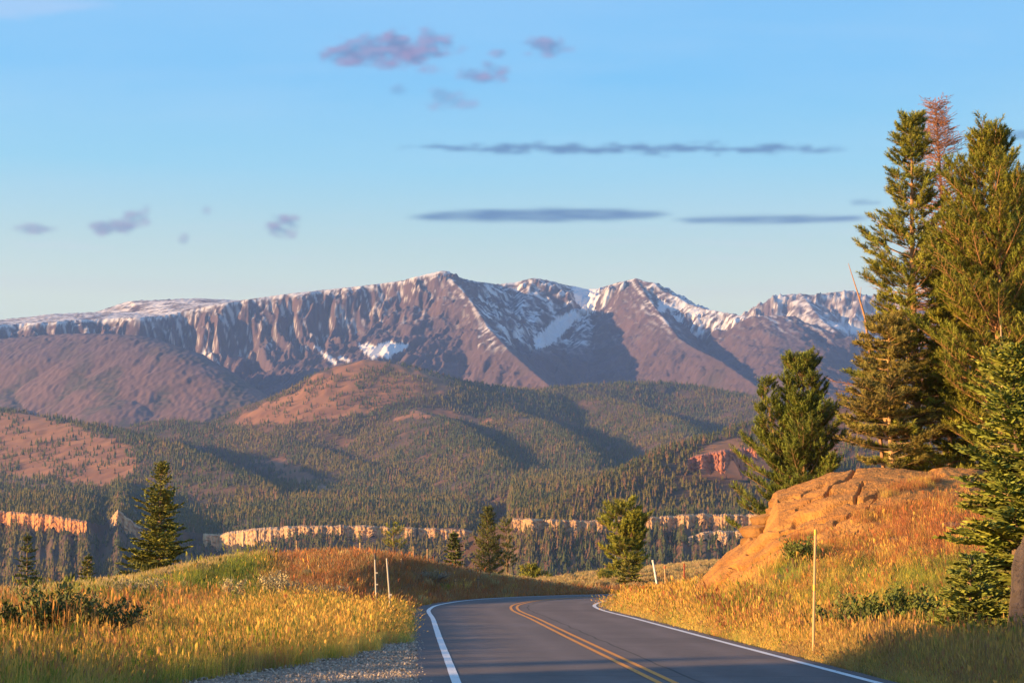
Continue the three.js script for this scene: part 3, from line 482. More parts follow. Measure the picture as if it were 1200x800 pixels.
const lichen = greyTexture(512, (u, v) => { const k = .78 + .22 * tn(u, v, 22) + .18 * tn(u, v, 60, 3), s = sm(.28, .42, tn(u, v, 38, 6) + .5 * tn(u, v, 110, 2)), w = sm(.35, .5, tn(u, v, 17, 12)); return [k * (1 - .5 * s), k * (1 - .5 * s) * (1 + .02 * w), k * (1 - .42 * s) * (1 + .08 * w)]; }, false);
const rockBump = greyTexture(512, (u, v) => .5 + .4 * tn(u, v, 14) + .3 * tn(u, v, 47, 3) + .25 * tn(u, v, 120, 8));
const rockMat = new THREE.MeshStandardMaterial({ vertexColors: true, map: lichen, bumpMap: rockBump, bumpScale: .09, roughness: .93 });
function rockColour(x, y, z) { const n = fbm(x / 1.7, (y * 2 - z) / 1.7, 4), m = fbm(x / .55 + 9, (y - z) / .55, 3); return mix3(mix3([.47, .205, .045], [.58, .29, .075], clamp(.5 + 1.3 * n)), [.27, .14, .055], clamp(m * 2.0 - .15 + .3 * n)); }
{
  const NU = 400, NV = 180, P = [], C = [], U = [], I = [];
  for (let j = 0; j <= NV; j++) for (let i = 0; i <= NU; i++) { const u = i / NU, v = j / NV * 1.4, p = rockPoint(u, v); P.push(p.x, p.y, p.z); C.push(...rockColour(p.x, p.y, p.z)); U.push(u * 9, v * 4); }
  for (let j = 0; j < NV; j++) for (let i = 0; i < NU; i++) { const a = j * (NU + 1) + i, b = a + 1, c = a + NU + 1, d = c + 1; I.push(a, b, d, a, d, c); }
  const g = new THREE.BufferGeometry(); g.setAttribute('position', new THREE.Float32BufferAttribute(P, 3)); g.setAttribute('color', new THREE.Float32BufferAttribute(C, 3)); g.setAttribute('uv', new THREE.Float32BufferAttribute(U, 2)); g.setIndex(I); g.computeVertexNormals();
  const rock = new THREE.Group(); rock.name = numbered('rock_outcrop'); scene.add(rock); tag(rock, 'broad ochre rock outcrop rising beside the road bend', 'rock');
  put('rock_face', g, rockMat, rock);
  // loose ledges at the left shoulder of the outcrop
  const slab = (px, py, D, w, h, d, tilt, turn, seed) => {
    const s = new THREE.BoxGeometry(w, h, d, 14, 6, 12), q = s.attributes.position, c = [], o = at(px, py, D);
    for (let i = 0; i < q.count; i++) { let x = q.getX(i), y = q.getY(i), z = q.getZ(i); const r = .28 * h, k = (v, m) => Math.sign(v) * Math.min(Math.abs(v), m); const ix = k(x, w / 2 - r), iy = k(y, h / 2 - r), iz = k(z, d / 2 - r), l = Math.hypot(x - ix, y - iy, z - iz) || 1; x = ix + (x - ix) / l * r; y = iy + (y - iy) / l * r; z = iz + (z - iz) / l * r; const n = fbm(x * 1.1 + seed, y * 1.6 + z, 4) * .38; q.setXYZ(i, x * (1 + n), y * (1 + n * .7) , z * (1 + n)); }
    s.rotateZ(tilt); s.rotateY(turn); s.translate(o.x, o.y, o.z); for (let i = 0; i < q.count; i++) c.push(...rockColour(q.getX(i), q.getY(i), q.getZ(i))); s.setAttribute('color', new THREE.Float32BufferAttribute(c, 3)); s.computeVertexNormals(); put('ledge', s, rockMat, rock);
  };
  slab(902, 620, 65.5, 1.6, .42, 2.2, .16, .2, 1); slab(908, 606, 66, 1.4, .34, 2.2, .2, .1, 4); slab(896, 633, 65.2, 1.1, .3, 2.0, .1, .3, 8); slab(930, 589, 66, 1.3, .7, 2.2, .28, .15, 11); slab(918, 596, 66.3, 1.2, .3, 2, .24, 0, 15);
}
// big weathered boulder cut by the right edge of the picture, and small stones in the grass
function boulder(name, p, sx, sy, sz, seed, colour, label, turn = 0, lean = 0, detail = 24) {
  const g = new THREE.IcosahedronGeometry(1, detail), q = g.attributes.position, c = [], uv = []; 
  for (let i = 0; i < q.count; i++) { const x = q.getX(i), y = q.getY(i), z = q.getZ(i); const n = 1 + .28 * fbm(x * 1.3 + seed, y * 1.1 + z * 1.3, 3) + .05 * ridged(x * 3 + seed, y * 1.3 + z * 3, 3); const b = (v) => Math.sign(v) * Math.pow(Math.abs(v), .72); q.setXYZ(i, b(x) * n * sx, b(y) * n * sy, b(z) * n * sz); const k = .8 + .5 * fbm(x * 4 + seed, y * 2 + z * 4, 4); c.push(colour[0] * k, colour[1] * k, colour[2] * k); uv.push((x + z) * sx * .4, y * sy * .4); }
  g.setAttribute('color', new THREE.Float32BufferAttribute(c, 3)); g.setAttribute('uv', new THREE.Float32BufferAttribute(uv, 2)); g.computeVertexNormals();
  const m = put(name, g, rockMat); m.position.copy(p); m.rotation.set(0, turn, lean); tag(m, label, 'rock'); return m;
}
{ const p = at(1256, 740, 35.2); boulder('boulder', new THREE.Vector3(p.x, 1.0, p.z), 1.0, 2.0, 1.2, 4, [.15, .11, .09], 'tall grey brown boulder beside the bushy green fir', .3, -.2); }
{ const p = groundHit(1049, 635); boulder('stone', p, .22, .15, .2, 2, [.5, .36, .22], 'small pale stone lying in the grass below the outcrop', 0, 0, 5); }
{ const p = groundHit(1114, 618); boulder('stone', p, .38, .16, .3, 9, [.5, .36, .24], 'flat pale stone beside the bushy green fir', 0, 0, 5); }
console.log('rock', Math.round(performance.now()));

// ---------------------------------------------------------------- conifers
const barkMat = vmat(.95), leafMat = vmat(.82);
const V3 = (x, y, z) => [x, y, z];
function needleTuft(s, p, d, len, rad, n, k, r, wid) { // bottle brush of needles round an axis
  for (let i = 0; i < n; i++) {
    const t = (i + r()) / n, bx = p[0] + d[0] * len * t, by = p[1] + d[1] * len * t, bz = p[2] + d[2] * len * t;
    let ax = r() - .5, ay = r() - .5, az = r() - .5; const dt = ax * d[0] + ay * d[1] + az * d[2]; ax -= d[0] * dt; ay -= d[1] * dt; az -= d[2] * dt; const l = Math.hypot(ax, ay, az) || 1; ax /= l; ay /= l; az /= l;
    const R = rad * (.7 + .6 * r()) * (1.15 - .5 * t), fw = .55 + .5 * t, ex = bx + ax * R + d[0] * R * fw, ey = by + ay * R + d[1] * R * fw, ez = bz + az * R + d[2] * R * fw;
    const wx = (d[1] * az - d[2] * ay) * wid, wy = (d[2] * ax - d[0] * az) * wid, wz = (d[0] * ay - d[1] * ax) * wid, q = .8 + .4 * r(), c = [k[0] * q, k[1] * q, k[2] * q];
    s.tri([bx - wx, by - wy, bz - wz], [bx + wx, by + wy, bz + wz], [ex, ey, ez], c);
  }
}
function spray(s, p, d, len, wid, k, r) { // flat fir twig: a ragged lozenge and an upright one across it
  const sx = d[2], sz = -d[0], l = Math.hypot(sx, sz) || 1, ro = (r() - .5) * 2.2, cro = Math.cos(ro), sro = Math.sin(ro) * wid, ux = sx / l * wid * cro, uz = sz / l * wid * cro, e = [p[0] + d[0] * len, p[1] + d[1] * len, p[2] + d[2] * len], q = .75 + .5 * r(), c = k.map((v) => v * q), f = .35 + .3 * r(), m = [p[0] + d[0] * len * f, p[1] + d[1] * len * f, p[2] + d[2] * len * f];
  s.tri(p, [m[0] + ux, m[1] - wid * .25 + sro, m[2] + uz], e, c); s.tri(p, e, [m[0] - ux, m[1] - wid * .25 - sro, m[2] - uz], c); s.tri(p, [m[0], m[1] + wid * .6, m[2]], e, c);
}
function conifer(name, o) {
  const r = rngOf(o.seed), tr = new Soup(), cr = new Soup(), { H, R, kind } = o, c0 = o.crown0 ?? .06, sway = (o.sway ?? .02) * H, ph = r() * 6, bk = o.bark ?? [.17, .11, .075];
  const axis = (t) => [Math.sin(t * 3 + ph) * sway * t + (o.leanX ?? 0) * t * H, t * H, Math.cos(t * 2.3 + ph) * sway * t];
  const tR = o.trunkR ?? H * .016, tp = [], rd = []; for (let i = 0; i <= 14; i++) { const t = i / 14; tp.push(i ? axis(t) : [0, -.5, 0]); rd.push(tR * (1 - t) ** .85 + .012 + (i === 0 ? tR * .35 : 0)); }
  tr.tube(tp, rd, 9, bk);
  for (let f = 0; f < (o.forks ?? 0); f++) { // extra leaders
    const a = r() * 6.28, t0 = .25 + .25 * r(), b = axis(t0), q = [], w = [], out = R * (.35 + .35 * r()), top = H * (.78 + .18 * r()); for (let i = 0; i <= 7; i++) { const t = i / 7; q.push([b[0] + Math.cos(a) * out * Math.sqrt(t), lerp(b[1], top, t), b[2] + Math.sin(a) * out * Math.sqrt(t)]); w.push(tR * .55 * (1 - t) + .012); } tr.tube(q, w, 6, bk);
    for (let y = .15; y < 1; y += .045) { const i = Math.min(6, Math.floor(y * 7)), t = y * 7 - i, p = q[i].map((v, n) => lerp(v, q[i + 1][n], t)); for (let j = 0; j < 3; j++) branch(p, r() * 6.28, R * .42 * (1 - y * .75), .9, 1); }
  }
  function branch(p, az, L, t, dens) {
    const ca = Math.cos(az), sa = Math.sin(az), up = o.pitch(t) + (r() - .5) * .22, curl = o.curl(t), N = 5, q = [], w = [], bend = (r() - .5) * .35;
    const pt = (s) => { const h = L * s, b = bend * s * s * L; return [p[0] + ca * h - sa * b, p[1] + L * (up * s + curl * s * s), p[2] + sa * h + ca * b]; };
    for (let i = 0; i <= N; i++) { q.push(pt(i / N)); w.push(Math.max(.006, (.010 + L * .013) * (1 - i / N * .85))); }
    tr.tube(q, w, 3, kind === 'dead' ? o.twig : bk.map((v) => v * 1.1));
    const leaf = o.leaf, hue = .8 + .4 * r(), yel = r() * .35, k = [leaf[0] * hue * (1 + yel), leaf[1] * hue * (1 + yel * .35), leaf[2] * hue];
    const s0 = o.bare ?? .2, n = Math.max(3, Math.round(L * (o.per ?? 9) * dens));
    for (let i = 0; i < n; i++) {
      const s = s0 + (1 - s0) * (i + r()) / n, b = pt(s), side = i % 2 ? 1 : -1, spread = (o.spread ?? .9) * (.55 + .7 * r()); let d = [ca * .75 - sa * side * spread, (o.rise ?? .1) + up * .5 + 1.2 * curl * s + (r() - .5) * .5, sa * .75 + ca * side * spread]; const l = Math.hypot(...d); d = d.map((v) => v / l);
      const tl = Math.min(o.twigMax ?? .6, .16 + L * (o.twigK ?? .30) * (1 - s * .7)) * (.7 + .6 * r());
      if (kind === 'fir') { const m = Math.max(2, Math.round(tl / (.11 * (o.fine ?? 1)))); spray(cr, b, d, tl, (.07 + .03 * r()) * (o.fine ?? 1), k, r); for (let j = 0; j < m; j++) { const f = (j + .5) / m, bb = [b[0] + d[0] * tl * f, b[1] + d[1] * tl * f, b[2] + d[2] * tl * f], g = j % 2 ? 1 : -1; let e = [d[0] - d[2] * g * .9, d[1] + (r() - .4) * .5, d[2] + d[0] * g * .9]; const el = Math.hypot(...e); e = e.map((v) => v / el); spray(cr, bb, e, tl * (.55 - .25 * f) + .05, (.05 + .02 * r()) * (o.fine ?? 1), k, r); } }
      else if (kind === 'pine') {
        const tip = [b[0] + d[0] * tl, b[1] + d[1] * tl, b[2] + d[2] * tl]; tr.tube([b, tip], [.009, .005], 3, bk);
        const m = o.tufts ?? 2; for (let j = 0; j < m; j++) { const f = m === 1 ? .5 : j / (m - 1), bb = b.map((v, x) => lerp(v, tip[x], .25 + .7 * f)); let e = [d[0] + (r() - .5) * .7, d[1] + (o.lift ?? .35) + (r() - .5) * .5, d[2] + (r() - .5) * .7]; const el = Math.hypot(...e); e = e.map((v) => v / el); needleTuft(cr, bb, e, o.tuftLen ?? .24, o.tuftR ?? .10, o.needles ?? 11, k, r, o.needleW ?? .014); }
      } else { const tip = [b[0] + d[0] * tl, b[1] + d[1] * tl, b[2] + d[2] * tl]; cr.tube([b, tip], [.008, .004], 3, o.twig); if (r() < o.needled(t)) needleTuft(cr, b, d, tl, .07, 7, k, r, .010); for (let j = 0; j < 2; j++) { const f = .3 + .6 * r(), bb = b.map((v, x) => lerp(v, tip[x], f)), e = [d[0] + (r() - .5), d[1] + (r() - .5), d[2] + (r() - .5)]; cr.tube([bb, bb.map((v, x) => v + e[x] * tl * .45)], [.006, .003], 3, o.twig); } }
    }
    if (kind === 'pine') needleTuft(cr, pt(.93), (() => { let d = [ca, up + 2 * curl + .3, sa]; const l = Math.hypot(...d); return d.map((v) => v / l); })(), (o.tuftLen ?? .24) * 1.2, o.tuftR ?? .1, (o.needles ?? 11) + 4, k, r, o.needleW ?? .014);
  }
  let y = c0 * H; const sp = o.whorl ?? .34;
  while (y < H * .985) {
    const t = (y / H - c0) / (1 - c0), n = Math.round((o.per_whorl ?? 6) * (.7 + .5 * r())), a0 = r() * 6.28, L0 = R * o.shape(t) * (1 + .25 * noise(t * 6, o.seed));
    for (let i = 0; i < n; i++) { const az0 = a0 + i / n * 6.28, L = L0 * (.55 + .4 * r() + (o.clump ?? .35) * noise(Math.cos(az0) * 1.6 + o.seed, y * .8 + Math.sin(az0) * 1.6)); if (L > .1) branch(axis(clamp((y + (r() - .5) * sp) / H)), a0 + i / n * 6.28 + (r() - .5) * .8, L, t, 1); }
    y += sp * (.75 + .5 * r()) * (t > .85 ? .6 : 1);
  }
  for (let i = 0; i < (o.deadBranches ?? 0); i++) { const t = (.25 + .9 * r()) * c0, a = r() * 6.28, L = R * (.35 + .5 * r()), p = axis(t); tr.tube([p, [p[0] + Math.cos(a) * L * .6, p[1] + L * (.08 - .2 * r()), p[2] + Math.sin(a) * L * .6], [p[0] + Math.cos(a) * L, p[1] + L * (.05 - .35 * r()), p[2] + Math.sin(a) * L]], [.03, .02, .008], 4, [.26, .19, .13]); }
  // leader
  const tp1 = axis(1); if (kind === 'pine') for (let i = 0; i < 3; i++) needleTuft(cr, [tp1[0], tp1[1] - .3 + i * .1, tp1[2]], [0, 1, 0], .3, .11, 16, o.leaf, r, o.needleW ?? .014); else if (kind === 'fir') for (let i = 0; i < 6; i++) spray(cr, [tp1[0], tp1[1] - .35, tp1[2]], [(r() - .5) * .5, 1, (r() - .5) * .5], .4, .05, o.leaf, r);
  const g = new THREE.Group(); g.name = numbered(name); put('trunk', tr.geo(), barkMat, g); put('crown', cr.geo(), leafMat, g); scene.add(g);
  console.log(name, 'triangles', tr.p.length / 9 + cr.p.length / 9);
  return g;
}
function plant(g, px, topY, D, H, sink = .1) { const p = at(px, topY, D), y = groundH(p.x, D); g.position.set(p.x, y - sink, -D); return g; }
const treeH = (px, topY, D) => { const p = at(px, topY, D); return p.y - groundH(p.x, D) + .1; };
const firShape = (t) => Math.pow(1 - t, .85) * (.82 + .18 * sm(0, .12, t)) + .03, pineShape = (t) => Math.pow(Math.sin(Math.PI * clamp(.16 + .84 * t)), .75) * (1 - .25 * t) + .06;
const GREEN = [.125, .140, .025], DARK = [.080, .102, .022], OLIVE = [.175, .200, .018];
const firPitch = (t) => lerp(-.10, .65, t * t), firCurl = (t) => lerp(.12, .1, t);
const trees = {};
// left hillside
{ let H = treeH(190, 541, 112); const t = plant(conifer('fir_tree', { seed: 11, kind: 'fir', H, R: 2.85, crown0: .03, clump: .5, shape: (t) => Math.pow(1 - t, .72) + .02, pitch: (t) => lerp(-.05, .6, t * t), curl: () => .14, leaf: [.145, .165, .022], whorl: .27, per_whorl: 7, per: 7, bare: .12, sway: .012 }), 190, 541, 112); tag(t, 'large full fir tree standing alone on the left grassy ridge', 'tree'); trees.fir = t; trees.firH = H;
  H = treeH(33, 625, 114); tag(plant(conifer('fir_tree', { seed: 14, kind: 'fir', H, R: 1.25, crown0: .04, shape: firShape, pitch: firPitch, curl: firCurl, leaf: DARK, whorl: .26, per_whorl: 5, per: 7 }), 33, 625, 114), 'slender open fir beside the tall orange cliff', 'tree');
  H = treeH(103, 648, 108); tag(plant(conifer('fir_tree', { seed: 17, kind: 'fir', H, R: .72, crown0: .02, shape: firShape, pitch: firPitch, curl: firCurl, leaf: GREEN, whorl: .16, per_whorl: 6, per: 11 }), 103, 648, 108), 'tiny young fir between the two larger left firs', 'tree'); }
{ const D = 89, H = treeH(462, 615, D); tag(plant(conifer('pine_tree', { seed: 21, kind: 'pine', H, R: .62, crown0: .36, shape: (t) => .55 + .55 * Math.sin(t * 9 + 1) ** 2 - .3 * t, pitch: () => .45, curl: () => .25, leaf: OLIVE, whorl: .24, per_whorl: 4, per: 12, tuftLen: .17, tuftR: .07, trunkR: .05, sway: .05 }), 462, 615, D), 'small bare stemmed pine on the knoll behind the twin poles', 'tree'); }
{ let D = 112, H = treeH(533, 622, D); tag(plant(conifer('fir_tree', { seed: 24, kind: 'fir', H, R: 1.05, crown0: .02, shape: firShape, pitch: firPitch, curl: firCurl, leaf: DARK, whorl: .19, per_whorl: 7, per: 10 }), 533, 622, D), 'short dense fir on the shaded slope of the knoll', 'tree');
  D = 124; H = treeH(573, 598, D); tag(plant(conifer('pine_tree', { seed: 27, kind: 'pine', H, R: 1.4, crown0: .10, shape: (t) => Math.pow(1 - t, .8) * 1.0 + .05, pitch: (t) => lerp(.1, .7, t), curl: () => .25, leaf: [.085, .10, .018], whorl: .3, per_whorl: 6, per: 7, tuftLen: .26, tuftR: .12, needleW: .022 }), 573, 598, D), 'full pine left of its thin neighbour below the knoll', 'tree');
  D = 126; H = treeH(594, 607, D); tag(plant(conifer('pine_tree', { seed: 29, kind: 'pine', H, R: .85, crown0: .30, shape: (t) => .75 + .3 * Math.sin(t * 11) - .5 * t, pitch: () => .35, curl: () => .2, leaf: DARK, whorl: .34, per_whorl: 4, per: 8, tuftLen: .24, tuftR: .11, needleW: .02, sway: .03 }), 594, 607, D), 'thin dark pine right of the full pine below the knoll', 'tree');
  D = 142; H = treeH(623, 664, D); tag(plant(conifer('pine_tree', { seed: 31, kind: 'pine', H, R: .95, crown0: .05, shape: pineShape, pitch: () => .6, curl: () => .2, leaf: OLIVE, whorl: .2, per_whorl: 6, per: 9, tuftLen: .22, tuftR: .11, needleW: .024 }), 623, 664, D), 'low round young pine past the bend beyond the thin dark pine', 'tree');
  D = 142; H = treeH(642, 671, D); tag(plant(conifer('pine_tree', { seed: 33, kind: 'pine', H, R: .5, crown0: .05, shape: firShape, pitch: () => .6, curl: () => .2, leaf: OLIVE, whorl: .18, per_whorl: 5, per: 11, tuftLen: .18, tuftR: .09, needleW: .022 }), 642, 671, D), 'smallest young pine past the bend, beside the low round one', 'tree'); }
{ let D = 114, H = treeH(733, 590, D); const t = plant(conifer('pine_tree', { seed: 37, kind: 'pine', H, R: 1.6, crown0: .10, shape: (t) => (.62 + .45 * Math.sin(Math.PI * clamp(t * 1.05))) * (1 - .5 * t ** 3) + (t < .2 ? .15 : 0), pitch: (t) => lerp(.05, .7, t), curl: () => .25, leaf: OLIVE, whorl: .34, per_whorl: 6, per: 6.5, bare: .4, clump: .6, tufts: 3, tuftLen: .28, tuftR: .16, needles: 13, needleW: .024, bark: [.24, .15, .09], forks: 2 }), 733, 590, D); tag(t, 'open crowned pine past the road bend before the right mesa', 'tree'); 
  D = 106; H = treeH(737, 655, D); tag(plant(conifer('fir_tree', { seed: 39, kind: 'fir', H, R: 1.1, crown0: .02, shape: firShape, pitch: firPitch, curl: firCurl, leaf: GREEN, whorl: .17, per_whorl: 7, per: 11 }), 737, 655, D), 'young fir at the foot of the open crowned pine', 'tree');
  D = 110; H = treeH(712, 672, D); tag(plant(conifer('pine_tree', { seed: 40, kind: 'pine', H, R: .9, crown0: .04, shape: pineShape, pitch: () => .4, curl: () => .2, leaf: OLIVE, whorl: .2, per_whorl: 6, per: 9, tuftLen: .2, tuftR: .1, needleW: .02 }), 712, 672, D), 'low pine scrub at the left foot of the open crowned pine', 'tree'); }
// the stand above the rock
{ let D = 80, H = treeH(938, 426, D); const t = plant(conifer('pine_tree', { seed: 43, kind: 'pine', H, R: 2.95, crown0: .04, shape: (t) => Math.pow(1 - t, .6) * .95 + .06, pitch: (t) => lerp(.05, .75, t), curl: () => .30, leaf: [.125, .170, .018], whorl: .26, per_whorl: 7, per: 6.5, rise: .3, lift: .7, clump: .6, bare: .42, twigK: .26, tufts: 3, tuftLen: .26, tuftR: .15, needles: 15, needleW: .018, forks: 2, bark: [.26, .16, .08] }), 938, 426, D); tag(t, 'bushy dark pine with several leaders behind the left end of the outcrop', 'tree'); trees.pine = t; trees.pineH = H;
  D = 73; H = treeH(1066, 137, D); const a = plant(conifer('spruce_tree', { seed: 47, kind: 'pine', H, R: 2.75, crown0: .09, shape: (t) => Math.pow(1 - t, .68) * 1.0 + .05, pitch: (t) => lerp(-.05, .5, t), curl: (t) => lerp(.14, .25, t), leaf: [.175, .200, .018], whorl: .33, per_whorl: 6, per: 6.2, clump: .7, lift: .45, bare: .42, twigK: .26, tufts: 3, tuftLen: .26, tuftR: .15, needles: 15, needleW: .018, trunkR: .23, bark: [.36, .21, .10], deadBranches: 26, sway: .01 }), 1066, 137, D); tag(a, 'tallest green conifer rising left of the dead rust topped tree', 'tree'); trees.spruce = a; trees.spruceH = H;
  D = 77; H = treeH(1101, 112, D); tag(plant(conifer('dead_conifer', { seed: 51, kind: 'dead', H, R: 2.6, crown0: .30, clump: .9, shape: (t) => Math.pow(1 - t, .8) * 1.15 + .12 + .12 * Math.sin(t * 17) ** 2, pitch: (t) => lerp(-.1, .35, t), curl: () => .12, leaf: [.30, .13, .06], twig: [.27, .14, .085], needled: (t) => sm(.35, .8, t) * .9 + .1, whorl: .19, per_whorl: 7, per: 9, twigMax: .45, trunkR: .2, bark: [.25, .13, .08], sway: .01 }), 1101, 112, D), 'dead conifer with thin rust coloured top among the green trees', 'tree');
  D = 70; H = treeH(1166, 162, D); tag(plant(conifer('pine_tree', { seed: 55, kind: 'pine', H, R: 3.0, crown0: .10, shape: (t) => (.8 + .25 * Math.sin(Math.PI * clamp(t * 1.15))) * (1 - .7 * t ** 3), pitch: (t) => lerp(.05, .7, t), curl: () => .32, leaf: OLIVE, whorl: .30, per_whorl: 7, per: 6.5, rise: .35, lift: .7, clump: .7, bare: .42, twigK: .26, tufts: 3, tuftLen: .26, tuftR: .15, needles: 15, needleW: .018, trunkR: .2, forks: 4, bark: [.36, .19, .09], deadBranches: 14 }), 1166, 162, D), 'broad pine with upswept finger like shoots right of the dead conifer', 'tree');
  D = 75; H = treeH(1128, 262, D); tag(plant(conifer('pine_tree', { seed: 58, kind: 'pine', H, R: 2.3, crown0: .16, shape: pineShape, pitch: (t) => lerp(.0, .6, t), curl: () => .3, leaf: [.15, .175, .018], whorl: .36, per_whorl: 6, per: 6, clump: .7, lift: .6, bare: .42, twigK: .26, tufts: 3, tuftLen: .26, tuftR: .15, needles: 15, needleW: .018, trunkR: .24, bark: [.30, .17, .09], deadBranches: 20, forks: 1 }), 1128, 262, D), 'shorter thick trunked pine squeezed between the tallest conifer and the broad pine', 'tree');
  D = 71; H = treeH(1042, 372, D); tag(plant(conifer('pine_tree', { seed: 61, kind: 'pine', H, R: 1.9, crown0: .28, shape: pineShape, pitch: () => .05, curl: () => .15, leaf: [.165, .15, .028], whorl: .32, per_whorl: 6, per: 6.5, clump: .7, bare: .42, twigK: .26, tufts: 3, tuftLen: .26, tuftR: .15, needles: 15, needleW: .018, trunkR: .13, bark: [.48, .30, .14], deadBranches: 18, forks: 1 }), 1042, 372, D), 'low pale barked pine under the left side of the tallest conifer', 'tree');
  D = 73; H = treeH(1212, 205, D); tag(plant(conifer('pine_tree', { seed: 72, kind: 'pine', H, R: 2.6, crown0: .08, shape: (t) => Math.pow(1 - t, .6) + .05, pitch: (t) => lerp(.0, .6, t), curl: () => .25, leaf: OLIVE, whorl: .36, per_whorl: 6, per: 6, clump: .7, lift: .6, bare: .42, twigK: .26, tufts: 3, tuftLen: .26, tuftR: .15, needles: 14, needleW: .018, trunkR: .2, bark: [.34, .19, .09] }), 1212, 205, D), 'tall pine half hidden behind the broad pine, away from the dead conifer', 'tree');
  D = 58; H = treeH(1172, 372, D); tag(plant(conifer('fir_tree', { seed: 64, kind: 'fir', H, R: 1.25, crown0: .12, shape: (t) => Math.pow(1 - t, 1.1) * .9 + .04, pitch: firPitch, curl: () => .1, leaf: [.15, .155, .03], whorl: .26, per_whorl: 5, per: 10, bare: .2, fine: .8, trunkR: .075, bark: [.45, .31, .19], sway: .004 }), 1172, 372, D), 'slim young fir with pale stem before the broad pine', 'tree');
  D = 40; H = 7.0; const f = conifer('fir_tree', { seed: 67, kind: 'fir', H, R: 2.0, crown0: .03, shape: (t) => Math.pow(1 - t, .7) * .95 + .06, pitch: (t) => lerp(-.12, .5, t), curl: () => .1, leaf: [.165, .205, .028], clump: .9, whorl: .2, per_whorl: 7, per: 12, bare: .12, fine: .62,  sway: .03 }); const p = at(1187, 600, D); f.position.set(p.x, groundH(p.x, D) - .1, -D); tag(f, 'bushy green fir leaning over the boulder at the roadside', 'tree');
  const g = conifer('fir_tree', { seed: 69, kind: 'fir', H: 2.0, R: 1.05, crown0: .02, shape: firShape, pitch: firPitch, curl: firCurl, leaf: [.125, .165, .026], clump: .8, whorl: .15, per_whorl: 7, per: 14, bare: .1, fine: .62 }); const p2 = at(1134, 600, 37); g.position.set(p2.x, groundH(p2.x, 37) - .05, -37); tag(g, 'knee high young fir at the left foot of the bushy fir', 'tree');
  // bare leaning snag left of the tallest conifer
  const s = new Soup(), b = at(1014, 372, 72), tip = at(994, 309, 72); const gy = groundH(b.x + .6, 72); s.tube([[.8, gy - b.y, 0], [.45, (gy - b.y) * .5, 0], [0, 0, 0], [-.25, .9, .05], [(tip.x - b.x), tip.y - b.y, .1]], [.10, .08, .05, .035, .012], 6, [.36, .20, .11]); s.tube([[-.2, .8, .05], [-.15, 1.3, .1]], [.02, .006], 4, [.36, .20, .11]); const sn = put('snag', s.geo(), barkMat); sn.position.copy(b); tag(sn, 'bare leaning snag poking out left of the tallest conifer', 'dead tree');
}
// trees outside the frame on the left, whose long shadows lie over the road
{ const spots = [[-33, -12, 1.4], [-38, -7, 1.55], [-44, -3, 1.65], [-36, -1, 1.35], [-48, 1, 1.65], [-41, 7, 1.7], [-47, -13, 1.8], [-31, -20, 1.5], [-40, -19, 1.7], [-54, -4, 1.7], [-35, -29, 1.6], [-28, -28, 1.4], [-52, 7, 1.0], [-44, 14, .6], [-58, 14, .85], [-50, 21, .5], [-62, 20, .7]];
  spots.forEach(([x, D, s], i) => { const src = [trees.fir, trees.pine][i % 2]; const c = copyOf(src, x, groundH(x, D) - .2, -D, i * 1.7, s * (i % 2 ? .95 : 1.15)); c.userData.label = i % 2 ? 'bushy pine in the roadside stand that shades the near road' : 'full fir in the roadside stand that shades the near road'; c.userData.group = 'roadside stand shading the near road'; }); }
console.log('trees', Math.round(performance.now()));

// ---------------------------------------------------------------- grass, sage, shrubs
function tuft(seed, n, h, spreadR, lean, wid, heads = 0) {
  const s = new Soup(), r = rngOf(seed);
  for (let i = 0; i < n; i++) {
    const a = r() * 6.28, R = spreadR * Math.sqrt(r()), x = Math.cos(a) * R, z = Math.sin(a) * R, H = h * (.55 + .6 * r()), la = r() * 6.28, L = lean * H * (.3 + r()), dx = Math.cos(la) * L, dz = Math.sin(la) * L, wa = r() * 3.14, wx = Math.cos(wa) * wid, wz = Math.sin(wa) * wid, q = .75 + .5 * r(), gr = r(), k = [q * (1.12 - .3 * gr), q * (.93 + .14 * gr), q * (.7 + .5 * r())];
    const m = [x + dx * .35, H * .6, z + dz * .35], e = [x + dx, H, z + dz];
    s.quad([x - wx, -.06, z - wz], [x + wx, -.06, z + wz], [m[0] + wx * .8, m[1], m[2] + wz * .8], [m[0] - wx * .8, m[1], m[2] - wz * .8], k); s.tri([m[0] - wx * .8, m[1], m[2] - wz * .8], [m[0] + wx * .8, m[1], m[2] + wz * .8], e, k);
    if (r() < heads) { const hl = .13 + .08 * r(), hw = .0045 + .0035 * r(), c = [q * 1.0, q * .86, q * .8], t = [e[0] + dx * .2, e[1] + hl, e[2] + dz * .2]; s.tri([e[0] - hw, e[1] - .03, e[2]], [e[0] + hw, e[1] + hl * .45, e[2]], t, c); s.tri([e[0], e[1] - .03, e[2] - hw], [e[0], e[1] + hl * .45, e[2] + hw], t, c); }
  }
  return s.geo();
}
